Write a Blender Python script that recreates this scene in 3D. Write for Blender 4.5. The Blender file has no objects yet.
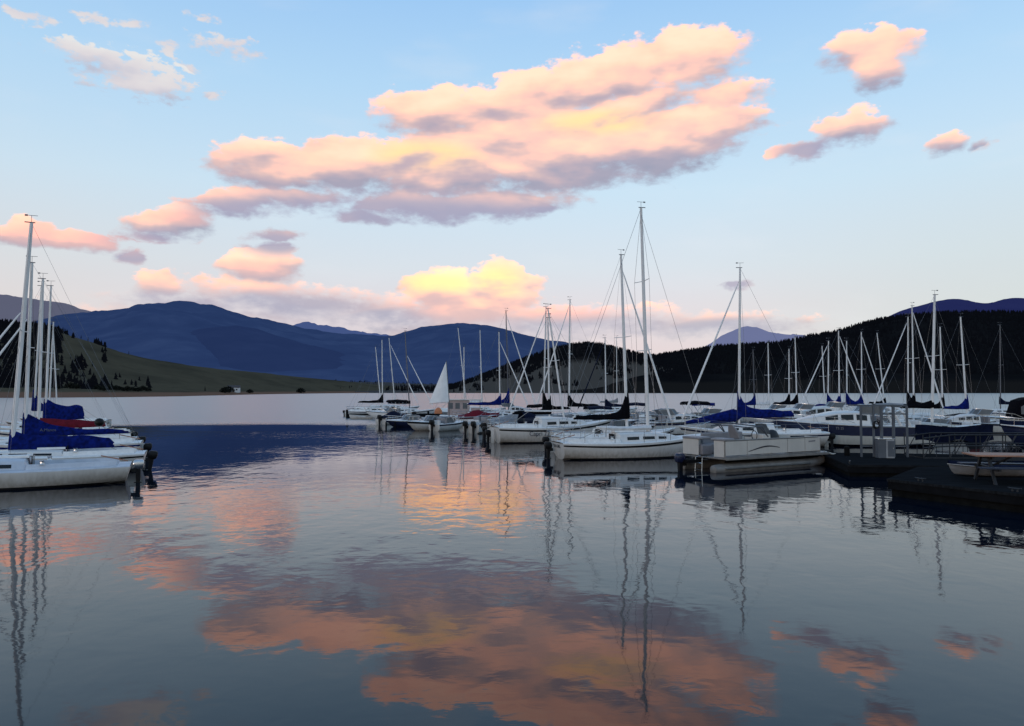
import bpy, math, random
import numpy as np
from mathutils import Vector, Matrix
R = math.radians
random.seed(7)
rng = np.random.default_rng(11)
scene = bpy.context.scene
COL = scene.collection
PITCH = math.atan(28/770.0)
CAMZ = 3.0
CP, SP = math.cos(PITCH), math.sin(PITCH)

def at(px, D, z=0.0):
    """ground position X for picture column px at distance D and height z"""
    den = D*CP + (z-CAMZ)*SP
    return (px-512)/770.0*den
def height(py, D):
    """world height seen at picture row py at distance D"""
    v = (363-py)/770.0
    return CAMZ + D*(SP+v*CP)/(CP-v*SP)

# ------------------------------------------------------------------ colours and materials
def s2l(c):
    return tuple(((x/255.0)/12.92 if x/255.0 <= 0.04045 else ((x/255.0+0.055)/1.055)**2.4) for x in c)
def rgba(c): return (c[0], c[1], c[2], 1.0)

def mat(name, col, rough=0.5, metal=0.0, var=0.15, scale=3.0, spec=0.5, bump=0.0, stretch=(1,1,1)):
    m = bpy.data.materials.new(name); m.use_nodes = True
    nt = m.node_tree; b = nt.nodes['Principled BSDF']
    b.inputs['Roughness'].default_value = rough
    b.inputs['Metallic'].default_value = metal
    b.inputs['Specular IOR Level'].default_value = spec
    tc = nt.nodes.new('ShaderNodeTexCoord'); mp = nt.nodes.new('ShaderNodeMapping')
    mp.inputs['Scale'].default_value = stretch
    nz = nt.nodes.new('ShaderNodeTexNoise'); nz.inputs['Scale'].default_value = scale; nz.inputs['Detail'].default_value = 5
    cr = nt.nodes.new('ShaderNodeValToRGB')
    cr.color_ramp.elements[0].position = 0.3; cr.color_ramp.elements[1].position = 0.7
    cr.color_ramp.elements[0].color = rgba([c*(1-var) for c in col])
    cr.color_ramp.elements[1].color = rgba([min(1, c*(1+var)) for c in col])
    nt.links.new(tc.outputs['Object'], mp.inputs['Vector']); nt.links.new(mp.outputs[0], nz.inputs['Vector'])
    nt.links.new(nz.outputs['Fac'], cr.inputs[0]); nt.links.new(cr.outputs[0], b.inputs['Base Color'])
    if bump:
        bp = nt.nodes.new('ShaderNodeBump'); bp.inputs['Strength'].default_value = bump; bp.inputs['Distance'].default_value = 0.03
        nt.links.new(nz.outputs['Fac'], bp.inputs['Height']); nt.links.new(bp.outputs[0], b.inputs['Normal'])
    return m

M = {
 'white': mat('gelcoat_white', (0.70,0.68,0.65), 0.3, var=0.07, scale=1.2),
 'cream': mat('gelcoat_cream', (0.54,0.52,0.47), 0.35, var=0.07, scale=1.2),
 'deck': mat('deck_nonskid', (0.76,0.74,0.71), 0.6, var=0.1, scale=6),
 'paleblue': mat('deck_pale_blue', (0.50,0.53,0.58), 0.5, var=0.1, scale=4),
 'navy': mat('gelcoat_navy', (0.012,0.016,0.045), 0.25, var=0.2),
 'black': mat('black_plastic', (0.006,0.006,0.007), 0.5, var=0.3, spec=0.25),
 'blackcanvas': mat('black_canvas', (0.004,0.004,0.006), 0.95, var=0.4, scale=9, bump=0.4, spec=0.05),
 'blue': mat('royal_blue_canvas', (0.003,0.010,0.105), 0.9, var=0.55, scale=7, bump=0.5, spec=0.1),
 'navycanvas': mat('navy_canvas', (0.005,0.008,0.024), 0.9, var=0.3, scale=7, bump=0.5, spec=0.08),
 'maroon': mat('maroon_canvas', (0.13,0.006,0.016), 0.8, var=0.25, scale=7, bump=0.4, spec=0.2),
 'grey': mat('grey_tarpaulin', (0.2,0.2,0.205), 0.8, var=0.2, scale=3, bump=0.6),
 'whitecanvas': mat('white_canvas', (0.62,0.60,0.58), 0.8, var=0.12, scale=5, bump=0.4),
 'sail': mat('white_sailcloth', (0.82,0.80,0.78), 0.7, var=0.08, scale=2),
 'alu': mat('mast_aluminium', (0.72,0.69,0.66), 0.45, metal=0.0, var=0.06),
 'darkalu': mat('dark_mast', (0.07,0.075,0.09), 0.4, metal=0.3, var=0.1),
 'wire': mat('rigging_wire', (0.16,0.16,0.17), 0.4, metal=0.5, var=0.05),
 'steel': mat('stainless_steel', (0.5,0.51,0.53), 0.25, metal=0.9, var=0.1),
 'glass': mat('dark_cabin_glass', (0.006,0.007,0.009), 0.15, var=0.2, spec=0.3),
 'screen': mat('tinted_windscreen', (0.1,0.11,0.12), 0.15, var=0.2, spec=0.4),
 'bottom': mat('bottom_paint_and_shade', (0.01,0.01,0.012), 0.6, var=0.3),
 'wood': mat('dock_planks', (0.016,0.0165,0.018), 0.95, spec=0.0, var=0.4, scale=3, stretch=(0.4,6,1), bump=0.3),
 'fascia': mat('dock_fascia', (0.006,0.006,0.007), 0.9, spec=0.1, var=0.4, scale=3),
 'pile': mat('tarred_piling', (0.006,0.006,0.006), 0.9, spec=0.1, var=0.5, scale=4, bump=0.5),
 'paintgrey': mat('blue_grey_paint', (0.075,0.085,0.10), 0.5, var=0.15),
 'railsteel': mat('dark_rail_steel', (0.012,0.014,0.018), 0.6, metal=0.0, var=0.2),
 'tablewood': mat('picnic_table_wood', (0.33,0.16,0.10), 0.6, var=0.3, scale=3, stretch=(0.5,9,1)),
 'benchblue': mat('blue_grey_bench', (0.016,0.024,0.045), 0.6, var=0.3, scale=4),
 'orange': mat('orange_canvas', (0.6,0.2,0.08), 0.7, var=0.15),
 'pinkwall': mat('beige_houseboat_wall', (0.38,0.29,0.27), 0.6, var=0.12),
 'seat': mat('grey_vinyl_seat', (0.22,0.21,0.22), 0.5, var=0.15),
 'darkseat': mat('black_vinyl_seat', (0.015,0.014,0.015), 0.5, var=0.2),
 'panel': mat('pontoon_fence_panel', (0.56,0.52,0.47), 0.4, var=0.06, scale=1.5),
 'tube': mat('pontoon_aluminium', (0.2,0.185,0.17), 0.5, metal=0.1, var=0.2, scale=4),
 'letter': mat('dark_lettering', (0.02,0.02,0.03), 0.5, var=0.1),
 'lightletter': mat('light_lettering', (0.6,0.62,0.66), 0.5, var=0.1),
 'red': mat('red_paint', (0.35,0.02,0.02), 0.5, var=0.2),
 'rope': mat('mooring_rope', (0.35,0.33,0.3), 0.9, var=0.3, scale=20),
 'bark': mat('pine_bark', (0.03,0.022,0.018), 0.9, var=0.4),
 'pine': mat('pine_needles', (0.011,0.014,0.014), 0.9, var=0.5, scale=0.8, spec=0.0),
 'bushleaf': mat('bush_leaves', (0.016,0.018,0.015), 0.9, var=0.5, scale=0.8, spec=0.0),
 'plaster': mat('house_plaster', (0.6,0.58,0.56), 0.8, var=0.1),
 'roof': mat('house_roof', (0.06,0.05,0.05), 0.8, var=0.2),
}

def grime(m):
    nt=m.node_tree; b=nt.nodes['Principled BSDF']; src=b.inputs['Base Color'].links[0].from_socket; N=nt.nodes.new
    tc=N('ShaderNodeTexCoord'); sp=N('ShaderNodeSeparateXYZ'); nt.links.new(tc.outputs['Object'],sp.inputs[0])
    mp=N('ShaderNodeMapping'); mp.inputs['Scale'].default_value=(5,5,.6); nt.links.new(tc.outputs['Object'],mp.inputs[0])
    nz=N('ShaderNodeTexNoise'); nz.inputs['Scale'].default_value=2; nz.inputs['Detail'].default_value=6; nt.links.new(mp.outputs[0],nz.inputs['Vector'])
    mr=N('ShaderNodeMapRange'); mr.inputs[1].default_value=.55; mr.inputs[2].default_value=.0; nt.links.new(sp.outputs[2],mr.inputs[0])
    mu=N('ShaderNodeMath'); mu.operation='MULTIPLY'; nt.links.new(mr.outputs[0],mu.inputs[0]); nt.links.new(nz.outputs['Fac'],mu.inputs[1])
    mu3=N('ShaderNodeMath'); mu3.operation='MULTIPLY_ADD'; nt.links.new(nz.outputs['Fac'],mu3.inputs[0]); mu3.inputs[1].default_value=.22; nt.links.new(mu.outputs[0],mu3.inputs[2])
    mx=N('ShaderNodeMix'); mx.data_type='RGBA'; nt.links.new(mu3.outputs[0],mx.inputs[0]); nt.links.new(src,mx.inputs[6]); mx.inputs[7].default_value=(.24,.21,.165,1)
    nt.links.new(mx.outputs[2],b.inputs['Base Color'])
for k_ in ('white','cream','panel'): grime(M[k_])
# ------------------------------------------------------------------ mesh helpers
class MB:
    def __init__(s): s.v=[]; s.f=[]
    def add(s, v, f):
        o=len(s.v); s.v.extend([tuple(p) for p in v]); s.f.extend([tuple(i+o for i in q) for q in f]); return s
    def box(s, c, d, rz=0.0, taper=0.0):
        x,y,z=c; a,b,h=d[0]/2,d[1]/2,d[2]/2; C,S=math.cos(rz),math.sin(rz); vs=[]
        for k in (-1,1):
            t = 1-taper if k>0 else 1
            for i,j in ((-1,-1),(1,-1),(1,1),(-1,1)):
                px,py=i*a*t,j*b*t; vs.append((x+px*C-py*S, y+px*S+py*C, z+k*h))
        return s.add(vs,[(3,2,1,0),(4,5,6,7),(0,1,5,4),(1,2,6,5),(2,3,7,6),(3,0,4,7)])
    def loft(s, rings, cap0=True, cap1=True, closed=True):
        n=len(rings[0]); vs=[p for r in rings for p in r]; fs=[]
        for i in range(len(rings)-1):
            for j in range(n if closed else n-1):
                k=(j+1)%n; fs.append((i*n+j,i*n+k,(i+1)*n+k,(i+1)*n+j))
        if cap0: fs.append(tuple(range(n-1,-1,-1)))
        if cap1: fs.append(tuple((len(rings)-1)*n+j for j in range(n)))
        return s.add(vs,fs)
    def tube(s, pts, r, n=6, ry=None):
        pts=[Vector(p) for p in pts]; rings=[]
        rs = r if isinstance(r,(list,tuple)) else [r]*len(pts)
        up=None
        for i,p in enumerate(pts):
            d=(pts[min(i+1,len(pts)-1)]-pts[max(i-1,0)]).normalized()
            if up is None: up = Vector((0,0,1)) if abs(d.z)<0.9 else Vector((1,0,0))
            a=d.cross(up).normalized(); b=a.cross(d).normalized(); up=b
            rings.append([p+a*(rs[i]*math.cos(2*math.pi*k/n))+b*((ry or 1)*rs[i]*math.sin(2*math.pi*k/n)) for k in range(n)])
        return s.loft(rings)
    def ellipsoid(s, c, r, nu=10, nv=6):
        rings=[]
        for i in range(nv+1):
            th=math.pi*(0.02+0.96*i/nv)
            rings.append([(c[0]+r[0]*math.sin(th)*math.cos(2*math.pi*k/nu), c[1]+r[1]*math.sin(th)*math.sin(2*math.pi*k/nu), c[2]-r[2]*math.cos(th)) for k in range(nu)])
        return s.loft(rings)
    def build(s, name, m, parent=None, smooth=False, bevel=0.0):
        me=bpy.data.meshes.new(name); me.from_pydata(s.v,[],s.f); me.update()
        me.materials.append(M[m] if isinstance(m,str) else m)
        if smooth:
            me.polygons.foreach_set('use_smooth',[True]*len(me.polygons))
            try: me.set_sharp_from_angle(angle=R(40))
            except Exception: pass
        o=bpy.data.objects.new(name,me); COL.objects.link(o)
        if bevel:
            b=o.modifiers.new('bevel','BEVEL'); b.width=bevel; b.segments=2; b.limit_method='ANGLE'
        if parent: o.parent=parent
        return o

def tag(o,label=None,cat=None,group=None,kind=None):
    if label: o['label']=label
    if cat: o['category']=cat
    if group: o['group']=group
    if kind: o['kind']=kind
    return o
def empty(name,loc,rz=0,label=None,cat=None,group=None):
    o=bpy.data.objects.new(name,None); o.empty_display_size=0.3; COL.objects.link(o)
    o.location=loc; o.rotation_euler=(0,0,rz); return tag(o,label,cat,group)
def lettering(txt,size,m,parent,mw,name='lettering'):
    cu=bpy.data.curves.new(name,'FONT'); cu.body=txt; cu.size=size; cu.extrude=0.002; cu.align_x='CENTER'; cu.align_y='CENTER'
    t=bpy.data.objects.new(name,cu); COL.objects.link(t)
    dg=bpy.context.evaluated_depsgraph_get(); me=bpy.data.meshes.new_from_object(t.evaluated_get(dg))
    bpy.data.objects.remove(t); bpy.data.curves.remove(cu)
    me.materials.clear(); me.materials.append(M[m]); me.transform(mw); me.name=name
    o=bpy.data.objects.new(name,me); COL.objects.link(o); o.parent=parent; return o
def frame(origin, xdir, ydir):
    x=Vector(xdir).normalized(); y=Vector(ydir).normalized(); z=x.cross(y).normalized(); y=z.cross(x)
    m=Matrix.Identity(4)
    for i in range(3): m[i][0]=x[i]; m[i][1]=y[i]; m[i][2]=z[i]; m[i][3]=origin[i]
    return m
def sstep(a,b,x):
    t=min(1,max(0,(x-a)/(b-a))); return t*t*(3-2*t)

# ------------------------------------------------------------------ outboard motor, built at the stern of a boat
def outboard(parent, x, y, z, sc=1.0, body='black', tilt=0.0):
    def P(p):
        px,pz=p[0]*sc,p[2]*sc; C,S=math.cos(tilt),math.sin(tilt)
        return (x+px*C-pz*S, y+p[1]*sc, z+px*S+pz*C)
    cw=MB(); rings=[]
    for zz,a,b,sh in ((0.0,.12,.09,0),(0.04,.18,.12,0),(0.18,.21,.135,-.01),(0.30,.19,.13,-.02),(0.36,.13,.10,-.03)):
        rings.append([P((sh+a*math.copysign(abs(math.cos(t))**.45,math.cos(t))-.12, b*math.copysign(abs(math.sin(t))**.45,math.sin(t)), zz)) for t in [2*math.pi*k/12 for k in range(12)]])
    cw.loft(rings); o=cw.build('outboard_motor',body,parent,True)
    lg=MB()
    lg.loft([[P((-.12+a*i,b*j,zz)) for i,j in ((-1,-1),(1,-1),(1,1),(-1,1))] for zz,a,b in ((.04,.09,.07),(-.3,.08,.05),(-.62,.07,.03),(-.78,.06,.02))])
    lg.loft([[P((-.12+a*i,b*j,zz)) for i,j in ((-1,-1),(1,-1),(1,1),(-1,1))] for zz,a,b in ((-.5,.14,.1),(-.53,.14,.1))])
    lg.build('drive_leg','black',o)
    bk=MB(); bk.loft([[P((xx,.1*i,zz)) for i,zz in ((-1,-.12),(1,-.12),(1,.03),(-1,.03))] for xx in (-.04,.12)])
    bk.build('clamp_bracket','black',o)
    return o
# ------------------------------------------------------------------ sailing boat
def sailboat(label, px, D, top, dirn=1, head=15, L=7.4, cover='blue', boom=None, peak=0.7, coverz=0.95, jib='white', mastm='alu',
             hull='white', stripe='navy', cabin='white', motor=True, motor_body='black', detail=1, spread=1, group='sailing boats moored at the marina',
             name='sailboat', mast_r=0.06, cockpit_cover=None, bimini=None, dodger=None, jibtop=0.97, fb=0.095, jibm='sail', wide=1.0, text=None, wirer=0.006, nomast=False, stern_px=None, flat_cover=False, tilt=0.0, cabh=1.0, fat=1.0, peakw=.34, rails=True, rudder=True):
    a=R(head); h = a if dirn>0 else math.pi-a
    fx,fy=math.cos(h),math.sin(h)
    tm=0.58
    if stern_px is None:
        bx=at(px,D,1.2); ox,oy=bx-fx*tm*L, D-fy*tm*L
    else:
        ox,oy=at(stern_px,D),D
    root=empty(name,(ox,oy,0),h,label,'sailboat',group)
    B=0.32*L*wide; F=fb*L; DR=0.3
    def fb_(t):
        if t<.42: return .7+.3*math.sin(math.pi/2*t/.42)
        return max(0.012,1-((t-.42)/.58)**2.1)
    def sheer(t): return F*(1.0+.38*t*t-.12*math.sin(math.pi*t))
    def pt(t,s,off=0.0):
        b=B/2*fb_(t)+off; zs=sheer(t); dr=DR*(1-.9*t**4)*(.06+.94*min(1,t/.35))
        c=max(0.0,math.cos(s*math.pi/2)); y=b*c**(.5+.35*(1-t)**4); z=zs-(zs+dr)*math.sin(s*math.pi/2)**1.25
        x=L*t - .13*L*t**5*(zs-z)/(zs+dr) + .28*(1-t)**6*(zs-z)
        return (x,y,z)
    def s_of_z(t,z):
        zs=sheer(t); dr=DR*(1-.9*t**4)*(.06+.94*min(1,t/.35)); k=min(1,max(0,(zs-z)/(zs+dr)))
        return math.asin(k**(1/1.25))/(math.pi/2)
    ts=[i/18.0 for i in range(19)]; ns=9
    hb=MB(); rings=[]
    for t in ts:
        l=[pt(t,k/ns) for k in range(ns+1)]
        rings.append(l+[(p[0],-p[1],p[2]) for p in reversed(l[:-1])])
    hb.loft(rings,True,False,False)
    hb.build('hull',hull,root,True)
    st=MB(); wl=MB()
    for sgn in (1,-1):
        if stripe:
            st.loft([[ (lambda p:(p[0],sgn*p[1],p[2]))(pt(t,s,.006)) for s in (.09,.16)] for t in ts],False,False,False)
        wl.loft([[ (lambda p:(p[0],sgn*p[1],p[2]))(pt(t,s_of_z(t,z),.007)) for z in (.07,.0,-.06)] for t in ts[:-1]],False,False,False)
    if stripe: st.build('sheer_stripe',stripe,root,True)
    wl.build('bottom_paint_shade_band','bottom',root,True)  # antifouling, also painted dark for the shadow line at the waterline
    # deck with a sunken cockpit
    dk=MB(); prof=[]
    def flat(t):
        b=B/2*fb_(t); z=sheer(t); x=L*t
        return [(x,b*u,z+.03*(1-u*u)+ (0.025 if abs(u)<.99 else 0.0)) for u in (1,.97,.7,.6,.5,.3,.15,-.15,-.3,-.5,-.6,-.7,-.97,-1)]
    def well(t):
        b=B/2*fb_(t); z=sheer(t); x=L*t; q=[]
        for u,dz in ((1,0),(.97,.05),(.72,.05),(.66,.2),(.6,.2),(.58,-.12),(.3,-.13),(-.3,-.13),(-.58,-.12),(-.6,.2),(-.66,.2),(-.72,.05),(-.97,.05),(-1,0)):
            q.append((x,b*u,z+dz if dz>-.1 else z-.12))
        return q
    seq=[flat(0),flat(.045)]+[well(t) for t in (.05,.15,.25,.35)]+[flat(t) for t in (.355,.45,.55,.65,.75,.83,.9,.96,1.0)]
    dk.loft(seq,False,False,False); dk.build('deck','deck' if cabin!='paleblue' else 'paleblue',root,True)
    # cabin trunk
    k=L/7.4
    ct=[.345,.36,.42,.5,.58,.66,.72,.76]; chh=[.0,.40,.42,.41,.37,.29,.18,.02]; chh=[c*cabh for c in chh]; cb=MB(); rings=[]
    def cw(t): return min(.6*B/2*1.05, .74*B/2*fb_(t))
    for t,c in zip(ct,chh):
        w=cw(t); z=sheer(t)-.01; x=L*t; c*=k
        rings.append([(x,w,z),(x,w*.9,z+c*.8),(x,w*.8,z+c*.97),(x,w*.4,z+c*1.1),(x,-w*.4,z+c*1.1),(x,-w*.8,z+c*.97),(x,-w*.9,z+c*.8),(x,-w,z)])
    cb.loft(rings,True,True,False); cab=cb.build('cabin',cabin,root,True)
    for sgn in (1,-1):
        for t0,t1 in ((.40,.475),(.50,.575),(.60,.65)):
            wb=MB()
            def cp(t,f):
                hh=float(np.interp(t,ct,chh))*k; w=cw(t); return (L*t, sgn*(w*(1-.1*f/.8)+.008), sheer(t)-.01+hh*f)
            wb.loft([[cp(t,.32),cp(t,.64)] for t in np.linspace(t0,t1,4)],False,False,False)
            wb.build('window','glass',cab)
    hz=sheer(.39)+.42*k*cabh
    MB().loft([[ (L*t, w, hz+dz+.02+(t-.36)*.0) for w,dz in ((.28,0.),(.26,.07),(-.26,.07),(-.28,0.))] for t in (.352,.47)]).build('sliding_hatch','deck',cab)
    MB().box((L*.343,0,sheer(.35)+.2*k),(.03,.5,.36*k)).build('companionway','glass',cab)
    zb=sheer(tm)+float(np.interp(tm,ct,chh))*k*1.05
    mx=L*tm
    if not nomast:
        zt=height(top[1],D); xt=at(top[0],D,zt); dx=xt-at(px,D,1.2)
        lx,ly=dx*fx, -dx*fy
        T=Vector((mx+lx,ly,zt)); Bp=Vector((mx,0,zb))
        def mp(f): return Bp.lerp(T,f)
        # slight bow in the spar
        mpts=[mp(f) for f in (0,.25,.5,.75,1)]
        MB().tube(mpts,[mast_r,mast_r,mast_r*.97,mast_r*.88,mast_r*.7],8).build('mast',mastm,root,True)
        th=MB(); th.tube([T+Vector((-.12,0,.02)),T+Vector((.22,0,.03))],.02,5); th.tube([T,T+Vector((0,0,.28))],.008,5); th.tube([T+Vector((-.2,.0,.28)),T+Vector((.13,0,.28))],.009,5)
        th.box(tuple(T+Vector((.17,0,.28))),(.1,.01,.06)); th.build('masthead_vane','darkalu',root)
        sps=[]
        for f in ((.52,) if spread==1 else (.36,.67)):
            c=mp(f); sp=MB()
            hw=.42*B*.72
            sp.tube([c+Vector((-.08,hw,.02)),c,c+Vector((-.08,-hw,.02))],.018,5); sp.build('spreader',mastm,root); sps.append((c,hw))
        for sgn in (1,-1):
            w=MB(); pts=[T+Vector((0,0,-.1))]
            for c,hw in reversed(sps): pts.append(c+Vector((-.08,sgn*hw,.02)))
            pts.append(Vector((mx-.15,sgn*B/2*fb_(tm)*.93,sheer(tm)))); w.tube(pts,wirer,4)
            w.tube([sps[0][0]+Vector((0,0,-.1)),Vector((mx+.35,sgn*B/2*fb_(tm)*.9,sheer(tm)))],wirer,4)
            w.build('shroud','wire',root)
        MB().tube([T,Vector((.12,0,sheer(0)+.05))],wirer,4).build('backstay','wire',root)
        J0=Bp.lerp(T,jibtop); J1=Vector((L*.985,0,sheer(1)+.05))
        MB().tube([J0,J1],wirer,4).build('forestay','wire',root)
        if jib:
            rr=.055
            jb=MB(); fr=[.03,.06,.3,.6,.85,.93,.955]
            jb.tube([J0.lerp(J1,f)+Vector((0,.01*math.sin(9*f),0)) for f in fr],[.012,rr*.55,rr*.8,rr,rr*1.15,rr*.9,.02],7)
            jb.build('furled_jib',jibm,root,True)
        # boom and cover
        E=boom or .38*L; z0=sheer(tm)+coverz
        bz=z0-.02
        MB().tube([(mx-.05,0,bz),(mx-E,0,bz+.03)],.045,7).build('boom',mastm,root,True)
        if cover:
            cv=MB(); rings=[]; N=20
            ph=random.random()*6
            for i in range(N+1):
                u=i/N
                hh=(.13+.17*(1-u)**.7+.02*math.sin(17*u+ph)+(fat-1)*(.2+.06*(1-u)+.025*math.sin(9*u+ph)))*(.55 if flat_cover else 1)+peak*math.exp(-(u*E/peakw)**1.5)
                ww=(.085+.06*(1-u)+.012*math.sin(23*u+ph))*(1.5 if flat_cover else 1)
                if i==N: hh*=.45; ww*=.5
                x=mx+.09-u*(E+.05); zc=bz-.07+.03*u-.03*math.sin(math.pi*u)
                xo=lx*max(0,(hh-.3))/max(1,(zt-zb))
                rings.append([(x,ww*.55,zc-.04),(x,ww,zc+.06),(x+xo*.3,ww*.85,zc+hh*.45),(x+xo,ww*.28,zc+hh*.93),(x+xo,0,zc+hh),(x+xo,-ww*.28,zc+hh*.93),(x+xo*.3,-ww*.85,zc+hh*.45),(x,-ww,zc+.06),(x,-ww*.55,zc-.04)])
            cv.loft(rings); c_=cv.build('sail_cover',cover,root,True)
            if text:
                for sgn in (1,-1):
                    tx,sz=text[0],text[1]; xm=mx-E*.22
                    lettering(tx,sz,'paintgrey',c_,frame((xm,sgn*.2,bz+.12),(-sgn*1,0,0),(0,-sgn*.0,1)))
        MB().tube([(mx-E*.9,0,bz),(L*.12,0,sheer(.1)+.1)],.014,5).build('mainsheet','rope',root)
    if detail and rails:
        pr=MB()
        for sgn in (1,-1):
            pr.tube([(L*.86,sgn*B/2*fb_(.86)*.9,sheer(.86)),(L*.87,sgn*B/2*fb_(.86)*.9,sheer(.87)+.5),(L*.95,sgn*B/2*fb_(.95)*.9,sheer(.95)+.53),(L*1.0,0,sheer(1)+.55)],.013,5)
            pr.tube([(L*.95,sgn*B/2*fb_(.95)*.9,sheer(.95)),(L*.95,sgn*B/2*fb_(.95)*.9,sheer(.95)+.53)],.013,5)
        pr.build('pulpit_rail','steel',root,True)
        sr=MB(); y0=B/2*fb_(0)*.93
        for zz in (.28,.52): sr.tube([(L*.13,y0*1.08,sheer(.1)+zz),(.06,y0,sheer(0)+zz),(.06,-y0,sheer(0)+zz),(L*.13,-y0*1.08,sheer(.1)+zz)],.013,5)
        for sgn in (1,-1):
            for xx in (.06,L*.13): sr.tube([(xx,sgn*y0*(1 if xx<.1 else 1.08),sheer(0)),(xx,sgn*y0*(1 if xx<.1 else 1.08),sheer(0)+.52)],.013,5)
        sr.build('stern_rail','steel',root,True)
        for sgn in (1,-1):
            ll=MB()
            for t in (.3,.48,.66): ll.tube([(L*t,sgn*B/2*fb_(t)*.94,sheer(t)),(L*t,sgn*B/2*fb_(t)*.94,sheer(t)+.5)],.011,5)
            ll.tube([(L*t,sgn*B/2*fb_(t)*.94,sheer(t)+.5) for t in (.13,.3,.48,.66,.86)],.006,4)
            ll.build('lifeline','wire',root)
    if detail:
        for sgn in (1,-1):
            w=MB(); w.loft([[(L*.3+.0+r*math.cos(q),sgn*B/2*.66+r*math.sin(q),sheer(.3)+.2+zz) for q in [2*math.pi*i/8 for i in range(8)]] for r,zz in ((.08,0),(.055,.06),(.075,.12))]); w.build('winch','steel',root,True)
        tl=MB(); tl.tube([(.1,0,sheer(0)+.12),(.9,.06,sheer(0)+.32)],.022,6); tl.build('tiller','tablewood',root)
    rd=MB()
    if rudder: rd.loft([[(x,y,z) for x,y in ((-.18,.0),(0.02,.025),(.05,0),(0.02,-.025))] for z in (sheer(0)*.9,.15,-.4)]); rd.v and rd.build('rudder',hull,root)
    if motor: outboard(root,-.12,B*.17,min(sheer(0)-.06,.44),.85,motor_body,tilt)
    if bimini:
        bm,t0,t1,zz=bimini; canopy(root,L*t0,L*t1,B*.8,sheer(.2)+.1,zz,bm)
    if dodger:
        dd=MB(); rings=[]
        for t,c in ((.30,.95),(.36,1.0),(.42,.85),(.46,.35)):
            w=cw(.4)*1.05; z=sheer(.4)+.1; rings.append([(L*t,w*math.cos(q),z+c*k*math.sin(q)**.6) for q in np.linspace(0.001,math.pi-.001,9)])
        dd.loft(rings,False,True,False); dd.build('spray_dodger',dodger,root,True)
    return root

def canopy(root,x0,x1,w,zbase,ztop,m):
    c=MB(); rings=[]
    for i in range(7):
        u=i/6; x=x0+(x1-x0)*u; z=ztop+.06*math.sin(math.pi*u)-.03*abs(math.sin(2*math.pi*u))
        top=[(x,w/2*v,z+.12*(1-v*v)-(.1 if abs(v)==1 else 0)) for v in (-1,-.93,-.6,0,.6,.93,1)]
        rings.append(top+[(p[0],p[1]*.985,p[2]-.03) for p in reversed(top)])
    c.loft(rings); o=c.build('bimini_top',m,root,True)
    f=MB(); xm=(x0+x1)/2
    for u in (.08,.5,.92):
        x=x0+(x1-x0)*u; f.tube([(xm,-w/2,zbase),(x,-w/2*.97,ztop-.12),(x,-w/2*.9,ztop),(x,w/2*.9,ztop),(x,w/2*.97,ztop-.12),(xm,w/2,zbase)],.014,5)
    f.build('bimini_frame','steel',o,True)

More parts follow.
